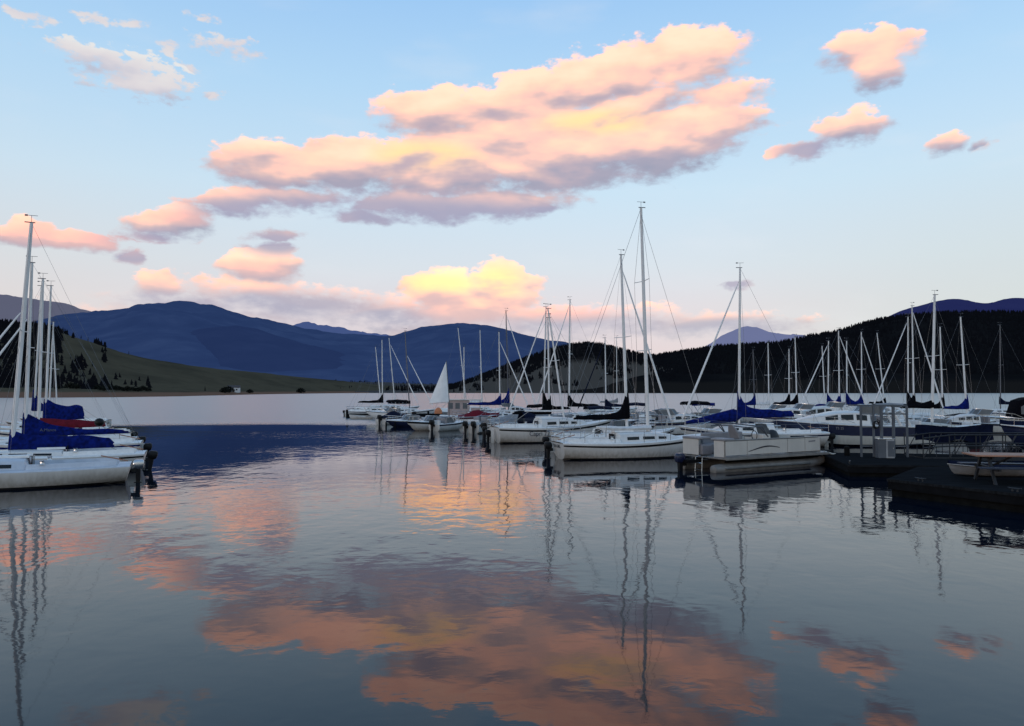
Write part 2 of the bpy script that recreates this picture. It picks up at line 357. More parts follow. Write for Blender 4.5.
# ------------------------------------------------------------------ motor boat
def motorboat(label, px, D, dirn=1, head=10, L=5.5, hull='white', low=None, top='white', cabin=False, cover=None, bimini=None, motors=1, screen=True,
              group='motor boats moored at the marina', name='motorboat', fb=0.14, stripe='navy', motor_body='black', hardtop=False, lift=0.0, at_bow=False, tall=1.0, arch=False, enclosure=None, lowband=None, letter=None, B=None, biminiz=1.75, cat='motorboat'):
    a=R(head); h=a if dirn>0 else math.pi-a
    ox,oy=at(px,D),D
    if at_bow: ox-=math.cos(h)*L; oy-=math.sin(h)*L
    root=empty(name,(ox,oy,0),h,label,cat,group)
    B=B or .37*L**.92; F=fb*L; DR=.22
    def fbm(t): return .9+.1*math.sin(math.pi/2*t/.4) if t<.4 else max(.012,1-((t-.4)/.6)**2.6)
    def sheer(t): return F*(1+.3*t**2)
    def sec(t,off=0.0):
        b=B/2*fbm(t)+off; z=sheer(t); dr=DR*(1-t**5)*.9; up=.5*F*max(0,(t-.55)/.45)**2
        xs=L*t
        return [(xs,b,z),(xs-.03*L*t**4,b*.985,z*.72),(xs-.09*L*t**5,b*(.93-.2*t**3),.12+up),(xs-.12*L*t**5,b*(.55-.3*t**3),-dr*.5+up*.8),(xs-.15*L*t**5,0,-dr+up*.7)]
    ts=[i/16 for i in range(17)]
    hb=MB(); rings=[]
    for t in ts:
        l=sec(t); rings.append(l+[(p[0],-p[1],p[2]) for p in reversed(l[:-1])])
    hb.loft(rings,True,False,False); hb.build('hull',hull,root,True)
    if stripe:
        s_=MB()
        for sgn in (1,-1):
            s_.loft([[(p[0],sgn*(p[1]),p[2]) for p in (Vector(sec(t,.006)[0]).lerp(Vector(sec(t,.006)[1]),f) for f in (.25,.75))] for t in ts],False,False,False)
        s_.build('hull_stripe',stripe,root,True)
    if lowband:
        s_=MB()
        for sgn in (1,-1):
            s_.loft([[(p[0],sgn*(p[1]),p[2]) for p in (Vector(sec(t,.008)[1]).lerp(Vector(sec(t,.008)[2]),f) for f in (.35,1.0))] for t in ts],False,False,False)
        s_.build('boot_band',lowband,root,True)
    rr=MB()
    for sgn in (1,-1): rr.tube([(sec(t)[0][0],sgn*sec(t,.015)[0][1],sec(t)[0][2]-.02) for t in ts],.03,6)
    rr.build('rub_rail','black' if hull!='navy' else 'white',root,True)
    dk=MB()
    def flat(t,cr=.12):
        b=B/2*fbm(t); z=sheer(t); return [(L*t,b*u,z+cr*(1-u*u)*min(1,fbm(t)*1.5)) for u in (1,.9,.8,.78,.5,0,-.5,-.78,-.8,-.9,-1)]
    def well(t):
        b=B/2*fbm(t); z=sheer(t); return [(L*t,b*u,z+d) for u,d in ((1,0),(.9,.03),(.8,.03),(.78,-.3),(.5,-.32),(0,-.32),(-.5,-.32),(-.78,-.3),(-.8,.03),(-.9,.03),(-1,0))]
    seq=[flat(0,.02),flat(.05,.02)]+[well(t) for t in (.055,.2,.35,.5)]+[flat(t) for t in (.51,.6,.7,.8,.88,.95,1)]
    dk.loft(seq,False,False,False); dk.build('deck',top,root,True)
    if cover:
        cv=MB(); rings=[]
        for t in [i/14 for i in range(15)]:
            b=B/2*fbm(t)+.03; z=sheer(t); hh=(.25+.55*math.exp(-((t-.45)/.22)**2)+.03*math.sin(t*40))*tall
            rings.append([(L*t+(.02 if t>.9 else 0),b*u,z-.12+(hh+.12)*(1-abs(u)**1.7)) for u in (1,.98,.8,.5,.2,0,-.2,-.5,-.8,-.98,-1)])
        cv.loft(rings,True,True,False); cv.build('boat_cover',cover,root,True)
    else:
        if cabin:
            cb=MB(); ct=[.40,.41,.5,.62,.74,.84,.9]; ch=[0,.62,.66,.58,.36,.16,.0]; rings=[]
            for t,c in zip(ct,ch):
                w=.74*B/2*fbm(t); z=sheer(t); c*=tall; rings.append([(L*t,w,z),(L*t,w*.86,z+c*.85),(L*t,w*.6,z+c),(L*t,-w*.6,z+c),(L*t,-w*.86,z+c*.85),(L*t,-w,z)])
            cb.loft(rings,True,True,False); c_=cb.build('cabin',top,root,True)
            for sgn in (1,-1):
                for t0,t1 in ((.43,.5),(.52,.6),(.62,.7)):
                    w_=MB(); ws=[]
                    for t in (t0,(t0+t1)/2,t1):
                        w=.74*B/2*fbm(t); c=float(np.interp(t,ct,ch))*tall; ws.append([(L*t,sgn*(w*(1-.14*f/.85)+.012),sheer(t)+c*f) for f in (.35,.75)])
                    w_.loft(ws,False,False,False); w_.build('window','glass',c_)
        if screen:
            sc=MB(); fr=MB(); tb=.42 if cabin else .5; z=sheer(tb)+(.6*tall if cabin else .08); w=B/2*.72*(.8 if cabin else 1); hh=.42
            base=[(L*tb-.75,w,z),(L*tb+.1,w*.93,z),(L*tb+.45,w*.5,z),(L*tb+.52,0,z),(L*tb+.45,-w*.5,z),(L*tb+.1,-w*.93,z),(L*tb-.75,-w,z)]
            topp=[(p[0]-.3-(0 if i in (0,6) else .05),p[1]*.93,p[2]+(hh*.8 if i in (0,6) else hh)) for i,p in enumerate(base)]
            sc.loft([base,topp],False,False,False); s1=sc.build('windscreen','screen',root)
            fr.tube(topp,.02,5); fr.tube(base,.02,5)
            for i in range(7): fr.tube([base[i],topp[i]],.018,5)
            fr.build('windscreen_frame','steel' if not enclosure else 'black',s1,True)
        for sgn in (1,-1):
            se=MB(); xs=L*.4; se.box((xs-.3,sgn*B*.2,sheer(.4)-.12),(.5,.5,.3)); se.box((xs-.55,sgn*B*.2,sheer(.4)+.18),(.14,.5,.6)); se.build('seat','seat' if not low else 'whitecanvas',root,bevel=.05)
        bs=MB(); bs.box((L*.12,0,sheer(0)-.08),(.5,B*.62,.34)); bs.box((L*.075,0,sheer(0)+.1),(.16,B*.62,.4)); bs.build('stern_bench','whitecanvas',root,bevel=.05)
        if bimini: canopy(root,L*.12,L*.52,B*.86,sheer(.3),biminiz,bimini)
        if enclosure:
            e=MB(); rings=[]
            for t,z1 in ((.1,1.45),(.13,1.55),(.45,1.6),(.55,1.35),(.6,.35)):
                w=B/2*.8; z=sheer(t)+.05; rings.append([(L*t,w,z),(L*t,w*.93,z+z1*.8),(L*t,w*.8,z+z1*.97),(L*t,0,z+z1),(L*t,-w*.8,z+z1*.97),(L*t,-w*.93,z+z1*.8),(L*t,-w,z)])
            e.loft(rings,True,True,False); e_=e.build('canvas_enclosure',enclosure,root,True)
            for sgn in (1,-1):
                for t0,t1 in ((.15,.21),(.225,.29),(.305,.38),(.42,.54)):
                    q=MB(); w=B/2*.8; q.loft([[(L*t,sgn*(w*(1-.07*f/.8)+.012),sheer(t)+.05+1.55*f) for f in (.2,.7 if t<.5 else .55)] for t in (t0,(t0+t1)/2,t1)],False,False,False); q.build('clear_window','screen',e_)
        if arch:
            ar=MB(); w=B/2*.86
            for x in (L*.2,L*.26):
                ar.tube([(x-.35,w,sheer(.2)),(x,w*.93,sheer(.2)+.75),(x+.1,w*.7,sheer(.2)+.95),(x+.1,-w*.7,sheer(.2)+.95),(x,-w*.93,sheer(.2)+.75),(x-.35,-w,sheer(.2))],.07,7)
            ar.build('radar_arch',top,root,True)
    br=MB()
    for sgn in (1,-1):
        br.tube([(L*t,sgn*B/2*fbm(t)*.86,sheer(t)+.08+.3*sstep(.5,.65,t)) for t in (.52,.62,.72,.82,.9,.96)]+[(L*1.0,0,sheer(1)+.4)],.013,5)
        for t in (.65,.78,.9): br.tube([(L*t,sgn*B/2*fbm(t)*.86,sheer(t)),(L*t,sgn*B/2*fbm(t)*.86,sheer(t)+.38)],.012,5)
    br.build('bow_rail','steel',root,True)
    if motors:
        for y in ([0] if motors==1 else [-B*.22,B*.22]): outboard(root,-.1,y,min(sheer(0)-.02,.5),1.05,motor_body)
    if letter:
        for sgn in (1,-1):
            p0=sec(letter[2],.012); a0=Vector(p0[0]).lerp(Vector(p0[1]),.5); a0.y*=sgn
            lettering(letter[0],letter[1],letter[3],root,frame(a0+Vector((0,sgn*.02,-.05)),(-sgn,0,0),(0,.05*sgn,1)))
    return root
# ------------------------------------------------------------------ docks
def prism(mb, poly, z0, z1):
    n=len(poly); vs=[(x,y,z0) for x,y in poly]+[(x,y,z1) for x,y in poly]
    fs=[tuple(range(n-1,-1,-1)),tuple(range(n,2*n))]+[(i,(i+1)%n,n+(i+1)%n,n+i) for i in range(n)]
    mb.add(vs,fs)
def inset(poly,d):
    cx=sum(p[0] for p in poly)/len(poly); cy=sum(p[1] for p in poly)/len(poly); q=[]
    for x,y in poly:
        l=math.hypot(x-cx,y-cy); q.append((x-(x-cx)/l*d,y-(y-cy)/l*d))
    return q
def dock_piece(root, poly, zt, first=''):
    o=root.location
    pl=[(x-o.x,y-o.y) for x,y in poly]
    m=MB(); prism(m,pl,zt-.07,zt); m.build('deck_boards','wood',root)
    m=MB(); prism(m,inset(pl,.03),zt-.28,zt-.072); m.build('fascia_beam','fascia',root)
    m=MB(); prism(m,inset(pl,.14),-.25,zt-.285); m.build('float','pile',root)
def strip(p0,p1,w):
    dx,dy=p1[0]-p0[0],p1[1]-p0[1]; l=math.hypot(dx,dy); nx,ny=-dy/l*w/2,dx/l*w/2
    return [(p0[0]-nx,p0[1]-ny),(p1[0]-nx,p1[1]-ny),(p1[0]+nx,p1[1]+ny),(p0[0]+nx,p0[1]+ny)]

pier=empty('floating_pier',(13,31.5,0),0,'long dark floating pier running back between the moored boats','pier')
PA=(12.8,32.6); PB=(-5,85)
dock_piece(pier,strip(PA,PB,1.9),.46)
dock_piece(pier,[(-18.3,85.2),(-2.5,85.2),(-2.5,87.6),(-18.3,87.6)],.46)
def pier_x(D): return PA[0]+(PB[0]-PA[0])*(D-PA[1])/(PB[1]-PA[1])
for D in (39.2,50.2,61.0,72.0):
    x=pier_x(D)-1.0; m=MB(); o=pier.location
    pl=[(px-o.x,py-o.y) for px,py in strip((x,D),(x-4.4,D-1.5),.75)]
    prism(m,pl,.36,.44); m.build('finger','wood',pier)
    m=MB(); prism(m,inset(pl,.08),-.1,.355); m.build('finger_float','pile',pier)
head=empty('landing_dock',(13.5,29,0),0,'dark low dock platform carrying the grey gate frame','dock')
dock_piece(head,[(11.75,27.1),(16.8,26.4),(18.4,31.6),(12.9,32.55)],.42)
tabdock=empty('landing_dock',(15,22,0),0,'dark dock platform under the picnic table at the right edge','dock')
dock_piece(tabdock,[(10.75,22.2),(12.7,18.5),(24,15.5),(28,24.5),(17.0,26.2),(13.4,25.6)],.48)
rightpier=empty('floating_pier',(30,62,0),0,'low far pier behind the boats at the right','pier')
dock_piece(rightpier,strip((22,50),(52,88),1.8),.45)
# pilings: one built, the rest copied
pp=MB(); pp.tube([(0,0,-1.5),(0.02,0,.6),(0,0,1.25)],[.15,.145,.13],9); pp.tube([(0,0,1.25),(0,0,1.3)],[.13,.05],9)
p0=pp.build('piling','pile',None,True)
spots=[(-18.1,84.6,1.2),(-13.7,84.7,1.0),(-9.2,84.7,1.0),(12.2,33.4,1.3),(at(386,63),63,.6),(at(395,64),64,.55),(at(847,30.9),30.9,1.0),(at(627,46.5),46.5,1.4)]
for i,(x,y,s) in enumerate(spots):
    o=p0 if i==0 else p0.copy()
    if i: COL.objects.link(o)
    o.location=(x,y,0); o.scale=(s*.8,s*.8,s*.62)
    tag(o,'dark round piling standing in the water by the pier','piling','pilings beside the pier')

# ------------------------------------------------------------------ gate frame on the landing dock
G=empty('gate_frame',(13.7,30.3,.42),R(-4),'tall blue grey metal gate frame with glazed panes on the dock','gate')
W=1.75; Hh=2.0
def gb(n,c,d,m='paintgrey',par=G): return MB().box(c,d).build(n,m,par)
for x in (0,.48,.78,1.25,W): gb('post',(x,0,Hh/2),(.07 if x not in (.78,) else .1,.07,Hh))
for z in (Hh,1.68,1.17,.42): gb('rail',(W/2,.004,z),(W,.05,.05))
for x in (W,): gb('rear_post',(x,1.3,Hh/2),(.07,.07,Hh))
for x in (0,W): gb('side_rail',(x,.65,Hh),(.05,1.3,.05))
gb('roof_rail',(W/2,1.3,Hh),(W,.05,.05))
for x0,x1,z0,z1 in ((.04,.44,1.71,1.96),(.52,.74,1.71,1.96)):
    MB().box(((x0+x1)/2,.0,(z0+z1)/2),(x1-x0,.012,z1-z0)).build('pane','screen',G)
bx=empty('dock_box',(14.12,29.9,.42),R(-4),'pale grey utility cabinet standing in the gate frame','cabinet')
MB().box((.15,0,.36),(.3,.34,.72)).build('cabinet_side','paintgrey',bx,bevel=.01)
MB().box((.44,-.01,.36),(.31,.34,.72)).build('cabinet_body',mat('grey_cabinet',(.28,.29,.3),.5),bx,bevel=.01)
MB().box((.46,-.19,.36),(.24,.012,.6)).build('door','paintgrey',bx,bevel=.004)
MB().box((.54,-.2,.38),(.02,.012,.09)).build('handle','steel',bx)
MB().box((.31,0,.735),(.66,.38,.03)).build('lid','steel',bx,bevel=.005)
hs=MB()
pts=[(.13*math.cos(q)*(1-.02*q),-.02-.006*q,.14*math.sin(q)) for q in np.linspace(0,6*math.pi,50)]
hs.tube(pts,.022,6); hs.tube([(.12,-.02,0),(.15,-.03,.16),(.06,0,.2)],.02,6)
ho=hs.build('coiled_hose','black',None,True); ho.location=(14.22,30.19,1.68); tag(ho,'black coiled hose hung on the grey gate frame','hose')
# ------------------------------------------------------------------ gangway
GW=empty('gangway',(15.75,30.3,.42),R(-1.5),'dark metal gangway with diagonal braced railings leading right from the gate','gangway')
Lg=13
MB().box((Lg/2,0,-.02),(Lg,1.5,.12)).build('walkway','railsteel',GW)
MB().box((Lg/2,0,.045),(Lg,1.4,.006)).build('walkway_boards','wood',GW)
for sg in (-1,1):
    rl=MB()
    for z in (.48,.9): rl.tube([(0.0,sg*.74,z*.85),(1.1,sg*.74,z),(Lg,sg*.74,z)],.028,6)
    rl.build('handrail','railsteel',GW)
    n=13
    for i in range(n):
        x=i*1.0; br=MB(); br.tube([(x,sg*.74,.03),(x,sg*.74,.9)],.022,5)
        br.tube([(x,sg*.745,.03),(x+.5,sg*.745,.9)],.018,5)
        br.tube([(x+.5,sg*.745,.03),(x+.5,sg*.745,.48)],.014,5)
        br.build('brace','railsteel',GW)
# a navy weather cloth laced to the far railing
wc=MB(); rings=[]
for i in range(31):
    x=.5+i*.105; lo=.42+.2*abs(math.sin(x*2.1))
    rings.append([(x,.80+.03*math.sin(x*5),lo),(x,.84+.04*math.sin(x*6),.8),(x,.80,1.18+.05*math.sin(x*2.3))])
wc.loft(rings,False,False,False); wo=wc.build('weather_cloth','navycanvas',None,True); wo.location=(15.75,30.3,.42); tag(wo,'dark navy weather cloth laced along the far gangway railing','cloth')

# ------------------------------------------------------------------ picnic table
T=empty('picnic_table',(13.95,21.3,.48),R(-10),'brown topped picnic table with dark benches on the dock at right','picnic table')
def tb(n,boxes,m):
    b=MB()
    for c,d in boxes: b.box(c,d)
    return b.build(n,m,T,bevel=.006)
tb('table_top',[((0,(i-2.5)*.17,.76),(2.5,.162,.045)) for i in range(6)],'tablewood')
tb('bench',[((0,-.78,.45),(2.5,.16,.04)),((0,-.615,.45),(2.5,.15,.04))],'benchblue')
tb('bench',[((0,.78,.45),(2.5,.16,.04)),((0,.615,.45),(2.5,.15,.04))],'benchblue')
for x in (-.85,.85):
    lg=MB()
    for s in (-1,1): lg.loft([[(x+i*.035,s*.62+j*.05,0),(x+i*.035,s*.22+j*.05,.73)] for i,j in ((-1,-1),(1,-1),(1,1),(-1,1))] and [[(x+i*.03,s*(.66-.42*f)+j*.05,.73*f) for i,j in ((-1,-1),(1,-1),(1,1),(-1,1))] for f in (0,1)])
    lg.box((x+.07,0,.40),(.05,1.6,.09)); lg.box((x+.07,0,.69),(.05,.74,.08)); lg.build('leg_frame','railsteel',T)
br=MB(); br.tube([(-.78,0,.40),(-.15,0,.72)],.03,5); br.tube([(.78,0,.40),(.15,0,.72)],.03,5); br.build('brace','railsteel',T)

# ------------------------------------------------------------------ small open boats
def dinghy(label,x,y,h,L=3.0,hull='white',inner='deck',cover=None,z=0.0,group=None,name='dinghy',flip=False):
    r=empty(name,(x,y,z),h,label,'dinghy',group); B=.42*L; F=.36
    def b(t): return B/2*(.75+.25*math.sin(math.pi/2*t/.45) if t<.45 else max(.02,1-((t-.45)/.55)**2.3))
    def zz(t): return F*(1+.35*t*t)
    def ring(t,o=0,up=0): 
        q=[]
        for u in np.linspace(1,-1,11):
            q.append((L*t-.1*L*t**4*(1-abs(u)), (b(t)+o)*math.copysign(abs(u)**.6,u), zz(t)*abs(u)**2.2-.08*(1-t**3)+up*(1-u*u)))
        return q
    ts=[i/12 for i in range(13)]
    MB().loft([ring(t) for t in ts],True,False,False).build('hull',hull,r,True)
    if cover: 
        c=MB(); c.loft([[(L*t,(b(t)+.02)*u,zz(t)-.06*abs(u)**6+.02+.16*(1-u*u)) for u in np.linspace(1,-1,9)] for t in ts],False,False,False); c.build('boat_cover',cover,r,True)
    else:
        c=MB(); c.loft([ring(t,-.035,.05) for t in ts],True,False,False); c.build('inner_shell',inner,r,True)
        for t in (.3,.6): MB().box((L*t,0,F*.75),(.22,b(t)*1.9,.03)).build('thwart','tablewood',r)
    g=MB()
    for s in (1,-1): g.tube([(L*t,s*(b(t)+.01),zz(t)) for t in ts],.025,5)
    g.build('gunwale','rope',r)
    return r
dinghy('white dinghy under a blue cover lying on the dock beside the picnic table',15.2,22.9,R(176),2.2,'grey',cover='navycanvas',z=.53).scale=(1,1,.62)
dinghy('small white rowing dinghy moored at the far end of the pier',at(373,82),82,R(175),2.6,'white',group=None)

# ------------------------------------------------------------------ pontoon boat in front
Pn=empty('pontoon_boat',(7.25,29.3,0),R(30),'beige panelled pontoon boat moored in front of the white sailboats','pontoon boat')
PL=5.7; PBm=2.3
for s in (1,-1):
    t_=MB(); y=s*.82
    t_.tube([(-.35,y,.10),(-.3,y,.10),(0,y,.10),(4.9,y,.10),(5.5,y,.16),(6.0,y,.30),(6.4,y,.42)],[.06,.17,.2,.2,.18,.13,.03],12); tt=t_.build('pontoon','tube',Pn,True)
    k=MB(); k.box((2.8,y,.40),(5.0,.05,.14)); k.build('riser','fascia',tt)
    sp=MB(); sp.loft([[(x,y+s*.19,.16),(x,y+s*.30,.13),(x,y+s*.19,.09)] for x in (.1,4.7)]); sp.build('spray_strip','tube',tt)
MB().box((PL/2,0,.5),(PL,PBm,.06)).build('deck','tube',Pn,bevel=.01)
bp_=MB(); prism(bp_,[(5.72,-1.12),(6.15,-.72),(6.25,0),(6.15,.72),(5.72,1.12)],.46,.53); bp_.build('bow_platform','tube',Pn,bevel=.01)
for s_ in (-1,1):
    br_=MB(); br_.tube([(5.3,s_*1.13,.52),(5.75,s_*1.14,.5),(6.2,s_*.95,.42),(6.55,s_*.82,.40)],.035,6); br_.build('bow_guard','panel',Pn,True)
rb=MB(); rb.box((PL/2,-PBm/2-.02,.5),(PL+.02,.04,.1)); rb.box((PL/2,PBm/2+.02,.5),(PL+.02,.04,.1)); rb.build('rub_rail','tube',Pn,bevel=.01)
fz0,fz1=.57,1.15
def panel(n,c,d): return MB().box(c,d).build(n,'panel',Pn,bevel=.008)
xs=[.02,1.15,3.35,4.35,5.25]
for s in (1,-1):
    for i in range(4):
        if s>0 and i==2: continue
        p=panel('fence_panel',((xs[i]+xs[i+1])/2,s*1.1,(fz0+fz1)/2+.02),(xs[i+1]-xs[i]-.025,.035,fz1-fz0-.06))
        if i==1:
            sw=MB(); sw.loft([[(x,s*1.123,.80+.10*math.sin((x-1.25)*2.1-.6)+o) for o in (-.012-.016*math.sin((x-1.2)/1.7*math.pi),.012+.016*math.sin((x-1.2)/1.7*math.pi))] for x in np.linspace(1.2,2.9,16)],False,False,False); sw.build('swoosh_decal','letter',p)
        if i==3:
            lo=MB(); lo.loft([[(x,s*1.123,1.0+.05*(x-4.5)+o) for o in (-.03,.03)] for x in (4.55,4.72,4.95)],False,False,False); lo.build('badge','seat',p)
    rl=MB(); rl.tube([(0,s*1.1,fz1+.02),(5.0,s*1.1,fz1+.02),(5.25,s*1.0,fz1+.01)],.032,7); rl.tube([(0,s*1.1,fz0),(5.25,s*1.1,fz0)],.02,6)
    for x in xs: rl.tube([(x,s*1.1,.53),(x,s*1.1,fz1)],.018,6)
    rl.build('fence_rail','tube',Pn,True)
panel('stern_panel',(0,-.83,.87),(.05,.5,.62)); panel('stern_panel',(0,.66,.87),(.05,.85,.62))
panel('bow_panel',(5.25,-.72,.87),(.04,.7,.6)); panel('bow_panel',(5.25,.72,.87),(.04,.7,.6))
cap=MB(); cap.box((.22,-.78,fz1+.05),(.55,.7,.1)); cap.box((.22,.6,fz1+.05),(.55,1.0,.1)); cap.build('stern_cushion','seat',Pn,bevel=.04)
for bc_,bd_ in (((.35,.6,.75),(.55,.95,.38)),((2.0,.82,.75),(2.2,.5,.38)),((4.4,-.8,.75),(1.4,.5,.38))): MB().box(bc_,bd_).build('bench_seat','seat',Pn,bevel=.04)
bk=MB(); bk.box((2.0,1.02,1.12),(2.2,.14,.45)); bk.build('bench_back','seat',Pn,bevel=.04)
ch=MB(); ch.box((1.5,-.35,.98),(.5,.5,.14)); ch.loft([[(1.27+.1*(1-f)-.0-.22*f+dx,-.35+w*j,1.02+.7*f) for dx,j in ((0,-1),(.1,-1),(.1,1),(0,1))] for f,w in ((0,.25),(.6,.23),(1,.1))]); ch.tube([(1.5,-.35,.53),(1.5,-.35,.95)],.05,7); ch.build('captain_chair','seat',Pn,bevel=.02)
cs=MB(); cs.box((2.55,-.5,.93),(.5,.7,.8),taper=.15); cc=cs.build('helm_console','panel',Pn,bevel=.03)
ws=MB(); ws.loft([[(2.75,-.82,1.3),(2.55,-.78,1.72)],[(2.82,-.5,1.3),(2.6,-.5,1.74)],[(2.75,-.18,1.3),(2.55,-.22,1.72)]],False,False,False); ws.build('windscreen','screen',cc)
sw=MB(); sw.tube([(2.2+.05*math.cos(q),-.5+.18*math.cos(q),1.28+.18*math.sin(q)) for q in np.linspace(0,2*math.pi,17)],.016,5); sw.build('steering_wheel','black',cc)
c2=MB(); rings=[]
for zq,a_,b_ in ((.75,.3,.3),(1.0,.3,.3),(1.25,.27,.27),(1.42,.16,.18),(1.47,.05,.06)): rings.append([(3.35+a_*math.cos(q),-.35+b_*math.sin(q),zq) for q in [2*math.pi*i/10 for i in range(10)]])
c2.loft(rings); c2.build('covered_chair','darkseat',Pn,True)
bf=MB()
for k,(x1,z1) in enumerate(((1.35,1.62),(1.5,1.7))):
    bf.tube([(2.3,-1.09,1.25),(x1+.5,-1.08,1.65),(x1,-.95,z1),(x1-.05,0,z1+.05),(x1,.95,z1),(x1+.5,1.08,1.65),(2.3,1.09,1.25)],.022,6)
bf.build('folded_bimini_frame','darkalu',Pn,True)
ld=MB()
for y in (-.25,.1): ld.tube([(-.05,y,.56),(-.3,y,.5),(-.34,y,-.3)],.02,6)
for z in (.3,.05): ld.tube([(-.33,-.25,z),(-.33,.1,z)],.02,6)
ld.build('boarding_ladder','steel',Pn)
mo=MB(); mo.box((-.42,.35,.36),(.75,.7,.12)); mo.build('motor_pod','fascia',Pn,bevel=.02)
outboard(Pn,-.72,.35,.30,1.0,'navy')

# ------------------------------------------------------------------ fenders, cleats and mooring lines
def onpn(x,y,z): c_,s_=math.cos(R(30)),math.sin(R(30)); return (7.25+x*c_-y*s_,29.3+x*s_+y*c_,z)
cl=MB(); cl.tube([(-.16,0,.09),(-.08,0,.075),(.08,0,.075),(.16,0,.09)],[.018,.024,.024,.018],6)
for s_ in (-.06,.06): cl.tube([(s_,0,0),(s_,0,.08)],.022,6)
c0=cl.build('mooring_cleat','railsteel',None,True)
for i,(x_,y_,z_,r_,l_) in enumerate(((12.05,27.6,.42,60,'dark steel mooring cleat at the near left corner of the gate dock'),(12.75,31.3,.42,70,'dark steel mooring cleat by the pontoon boat bow'),(11.4,21.6,.48,-60,'dark steel mooring cleat at the left corner of the table dock'),(12.6,19.4,.48,-60,'dark steel mooring cleat on the near edge of the table dock'))):
    o=c0 if i==0 else c0.copy()
    if i: COL.objects.link(o)
    o.location=(x_,y_,z_); o.rotation_euler=(0,0,R(r_)); tag(o,l_,'cleat','cleats on the docks')
def line(p,q,sag,label):
    p,q=Vector(p),Vector(q); m=MB(); m.tube([p.lerp(q,f)+Vector((0,0,-sag*4*f*(1-f))) for f in np.linspace(0,1,9)],.014,5)
    tag(m.build('mooring_line','rope',None,True),label,'rope')
line(onpn(5.5,-1.1,.6),(12.75,31.3,.5),.12,'short mooring rope from the pontoon boat bow to the dock')
# ------------------------------------------------------------------ sailing boats, left cluster (bows to the left)
LG='sailing boats in the left cluster'
S=sailboat
S('nearest white sailboat at left with a pale low cabin and silver topped outboard',-14,25.8,(0,200),-1,-24,8.2,cover=None,jib=None,nomast=True,stern_px=131,stripe=None,cabin='paleblue',motor_body='steel',group=LG,wirer=.004,fb=.068,cabh=.75,rails=False,rudder=False)
S('white sailboat at left with a long royal blue boom cover just above its deck',12,28.0,(31.5,223),-1,-22,7.6,'blue',3.35,.12,.33,jib='white',group=LG,wirer=.004,fb=.085,motor_body='black',mast_r=.085,jibtop=.62,tilt=.15,stripe='black',rails=False,fat=2.0,cabh=.55,rudder=False)
S('sailboat at left whose tall blue boom cover carries small white script',25,32.0,(32,263),-1,-22,7.6,'blue',3.9,.62,.47,peakw=.9,jib='white',group=LG,wirer=.004,fb=.105,stripe='blue',mast_r=.075,jibtop=.7,text=('A.Manos',.17),fat=.95,cabh=.45,rails=False)
S('sailboat at left with a dark red boom cover ending in a round black motor',38.5,37.0,(43,279),-1,-22,7.4,'maroon',2.9,.1,.68,jib=None,group=LG,wirer=.004,fb=.09,detail=0,mast_r=.07,fat=1.5)
S('sailboat at left with a big blue canvas cover behind the red one',45,42.0,(51,286),-1,-16,7.4,'blue',1.95,.15,.85,jib=None,group=LG,wirer=.004,mast_r=.065,fat=3.4,detail=0)
S('slim sailboat in the left cluster with its mast third tallest and blue cover',33.5,47.0,(41.5,286),-1,-14,7.4,'blue',2.2,1.0,1.2,jib=None,group=LG,wirer=.004,detail=0,motor=False)
S('sailboat deep in the left cluster with a short white mast before the wood',48.5,55.0,(53.5,322),-1,-12,6.6,'blue',2.0,.5,1.0,jib=None,group=LG,wirer=.004,detail=0,motor=False)
S('farthest sailboat in the left cluster, its mast leaning left over the beach',57.5,62.0,(53.0,326),-1,-12,6.6,None,2.0,.5,1.0,jib=None,group=LG,wirer=.004,detail=0,motor=False)
gr=empty('kettle_grill',(at(101,37.2),37.0,.95),0,'round black kettle grill on the stern of the red covered sailboat','grill')
g_=MB(); g_.ellipsoid((0,0,.55),(.22,.22,.2),12,8); g_.build('bowl_and_lid','black',gr,True); MB().tube([(0,0,0),(0,0,.4)],.03,6).build('stem','steel',gr)

# ------------------------------------------------------------------ sailing boats, middle pier
S('large white sailboat in front with lettered transom, tallest mast and white boom cover',648,35.3,(641,208),1,17,7.7,'whitecanvas',2.4,.02,.62,jib=None,spread=2,stripe='black',mast_r=.085,wirer=.008,flat_cover=True,fb=.095,rudder=False)
S1=[o for o in bpy.data.objects if o.get('label','').startswith('large white sailboat')][0]
lettering('SEA GIRL',.21,'letter',S1,frame((.028,0,.58),(0,-1,0),(-.28,0,1)))
ft=MB(); ft.tube([(2.0,-.9,1.0),(2.0,-.9,1.5)],.012,5); ft.build('stanchion','steel',S1)
S('white sailboat with a huge black boom cover behind the tallest masted boat',627,40.0,(621,255),1,28,7.6,'blackcanvas',3.3,1.3,.95,jib='white',spread=1,mast_r=.08,jibtop=.93,stripe='navy')
S('white cabin sailboat with dark script on its hull and a long dark side window',569,44.6,(552.5,306),1,20,7.6,None,2.5,.3,.9,jib=None,stripe='black',stern_px=494,motor=True,cabh=1.25,mast_r=.06,fb=.12)
S3=[o for o in bpy.data.objects if o.get('label','').startswith('white cabin sailboat')][0]
lettering('Capri 22',.36,'letter',S3,frame((2.35,-1.22,.55),(1,0,0),(0,.08,1)))
S('sailboat with a long low black boom cover right behind the lettered cabin sailboat',549.5,50.0,(547.8,318),1,20,7.0,'blackcanvas',2.6,.9,.95,jib=None,detail=1,dodger='navycanvas')
S('sailboat with a black cover at the mast foot and jib slanting down left',543.5,62.0,(546,307),-1,15,7.4,'blackcanvas',2.2,1.4,.95,jib='white',detail=0)
S('sailboat with black boom cover pointing right and tall mast topped above the dark hill',569,66.0,(570,300),-1,20,7.8,'blackcanvas',2.7,.9,1.05,jib='white',detail=0,mast_r=.07)
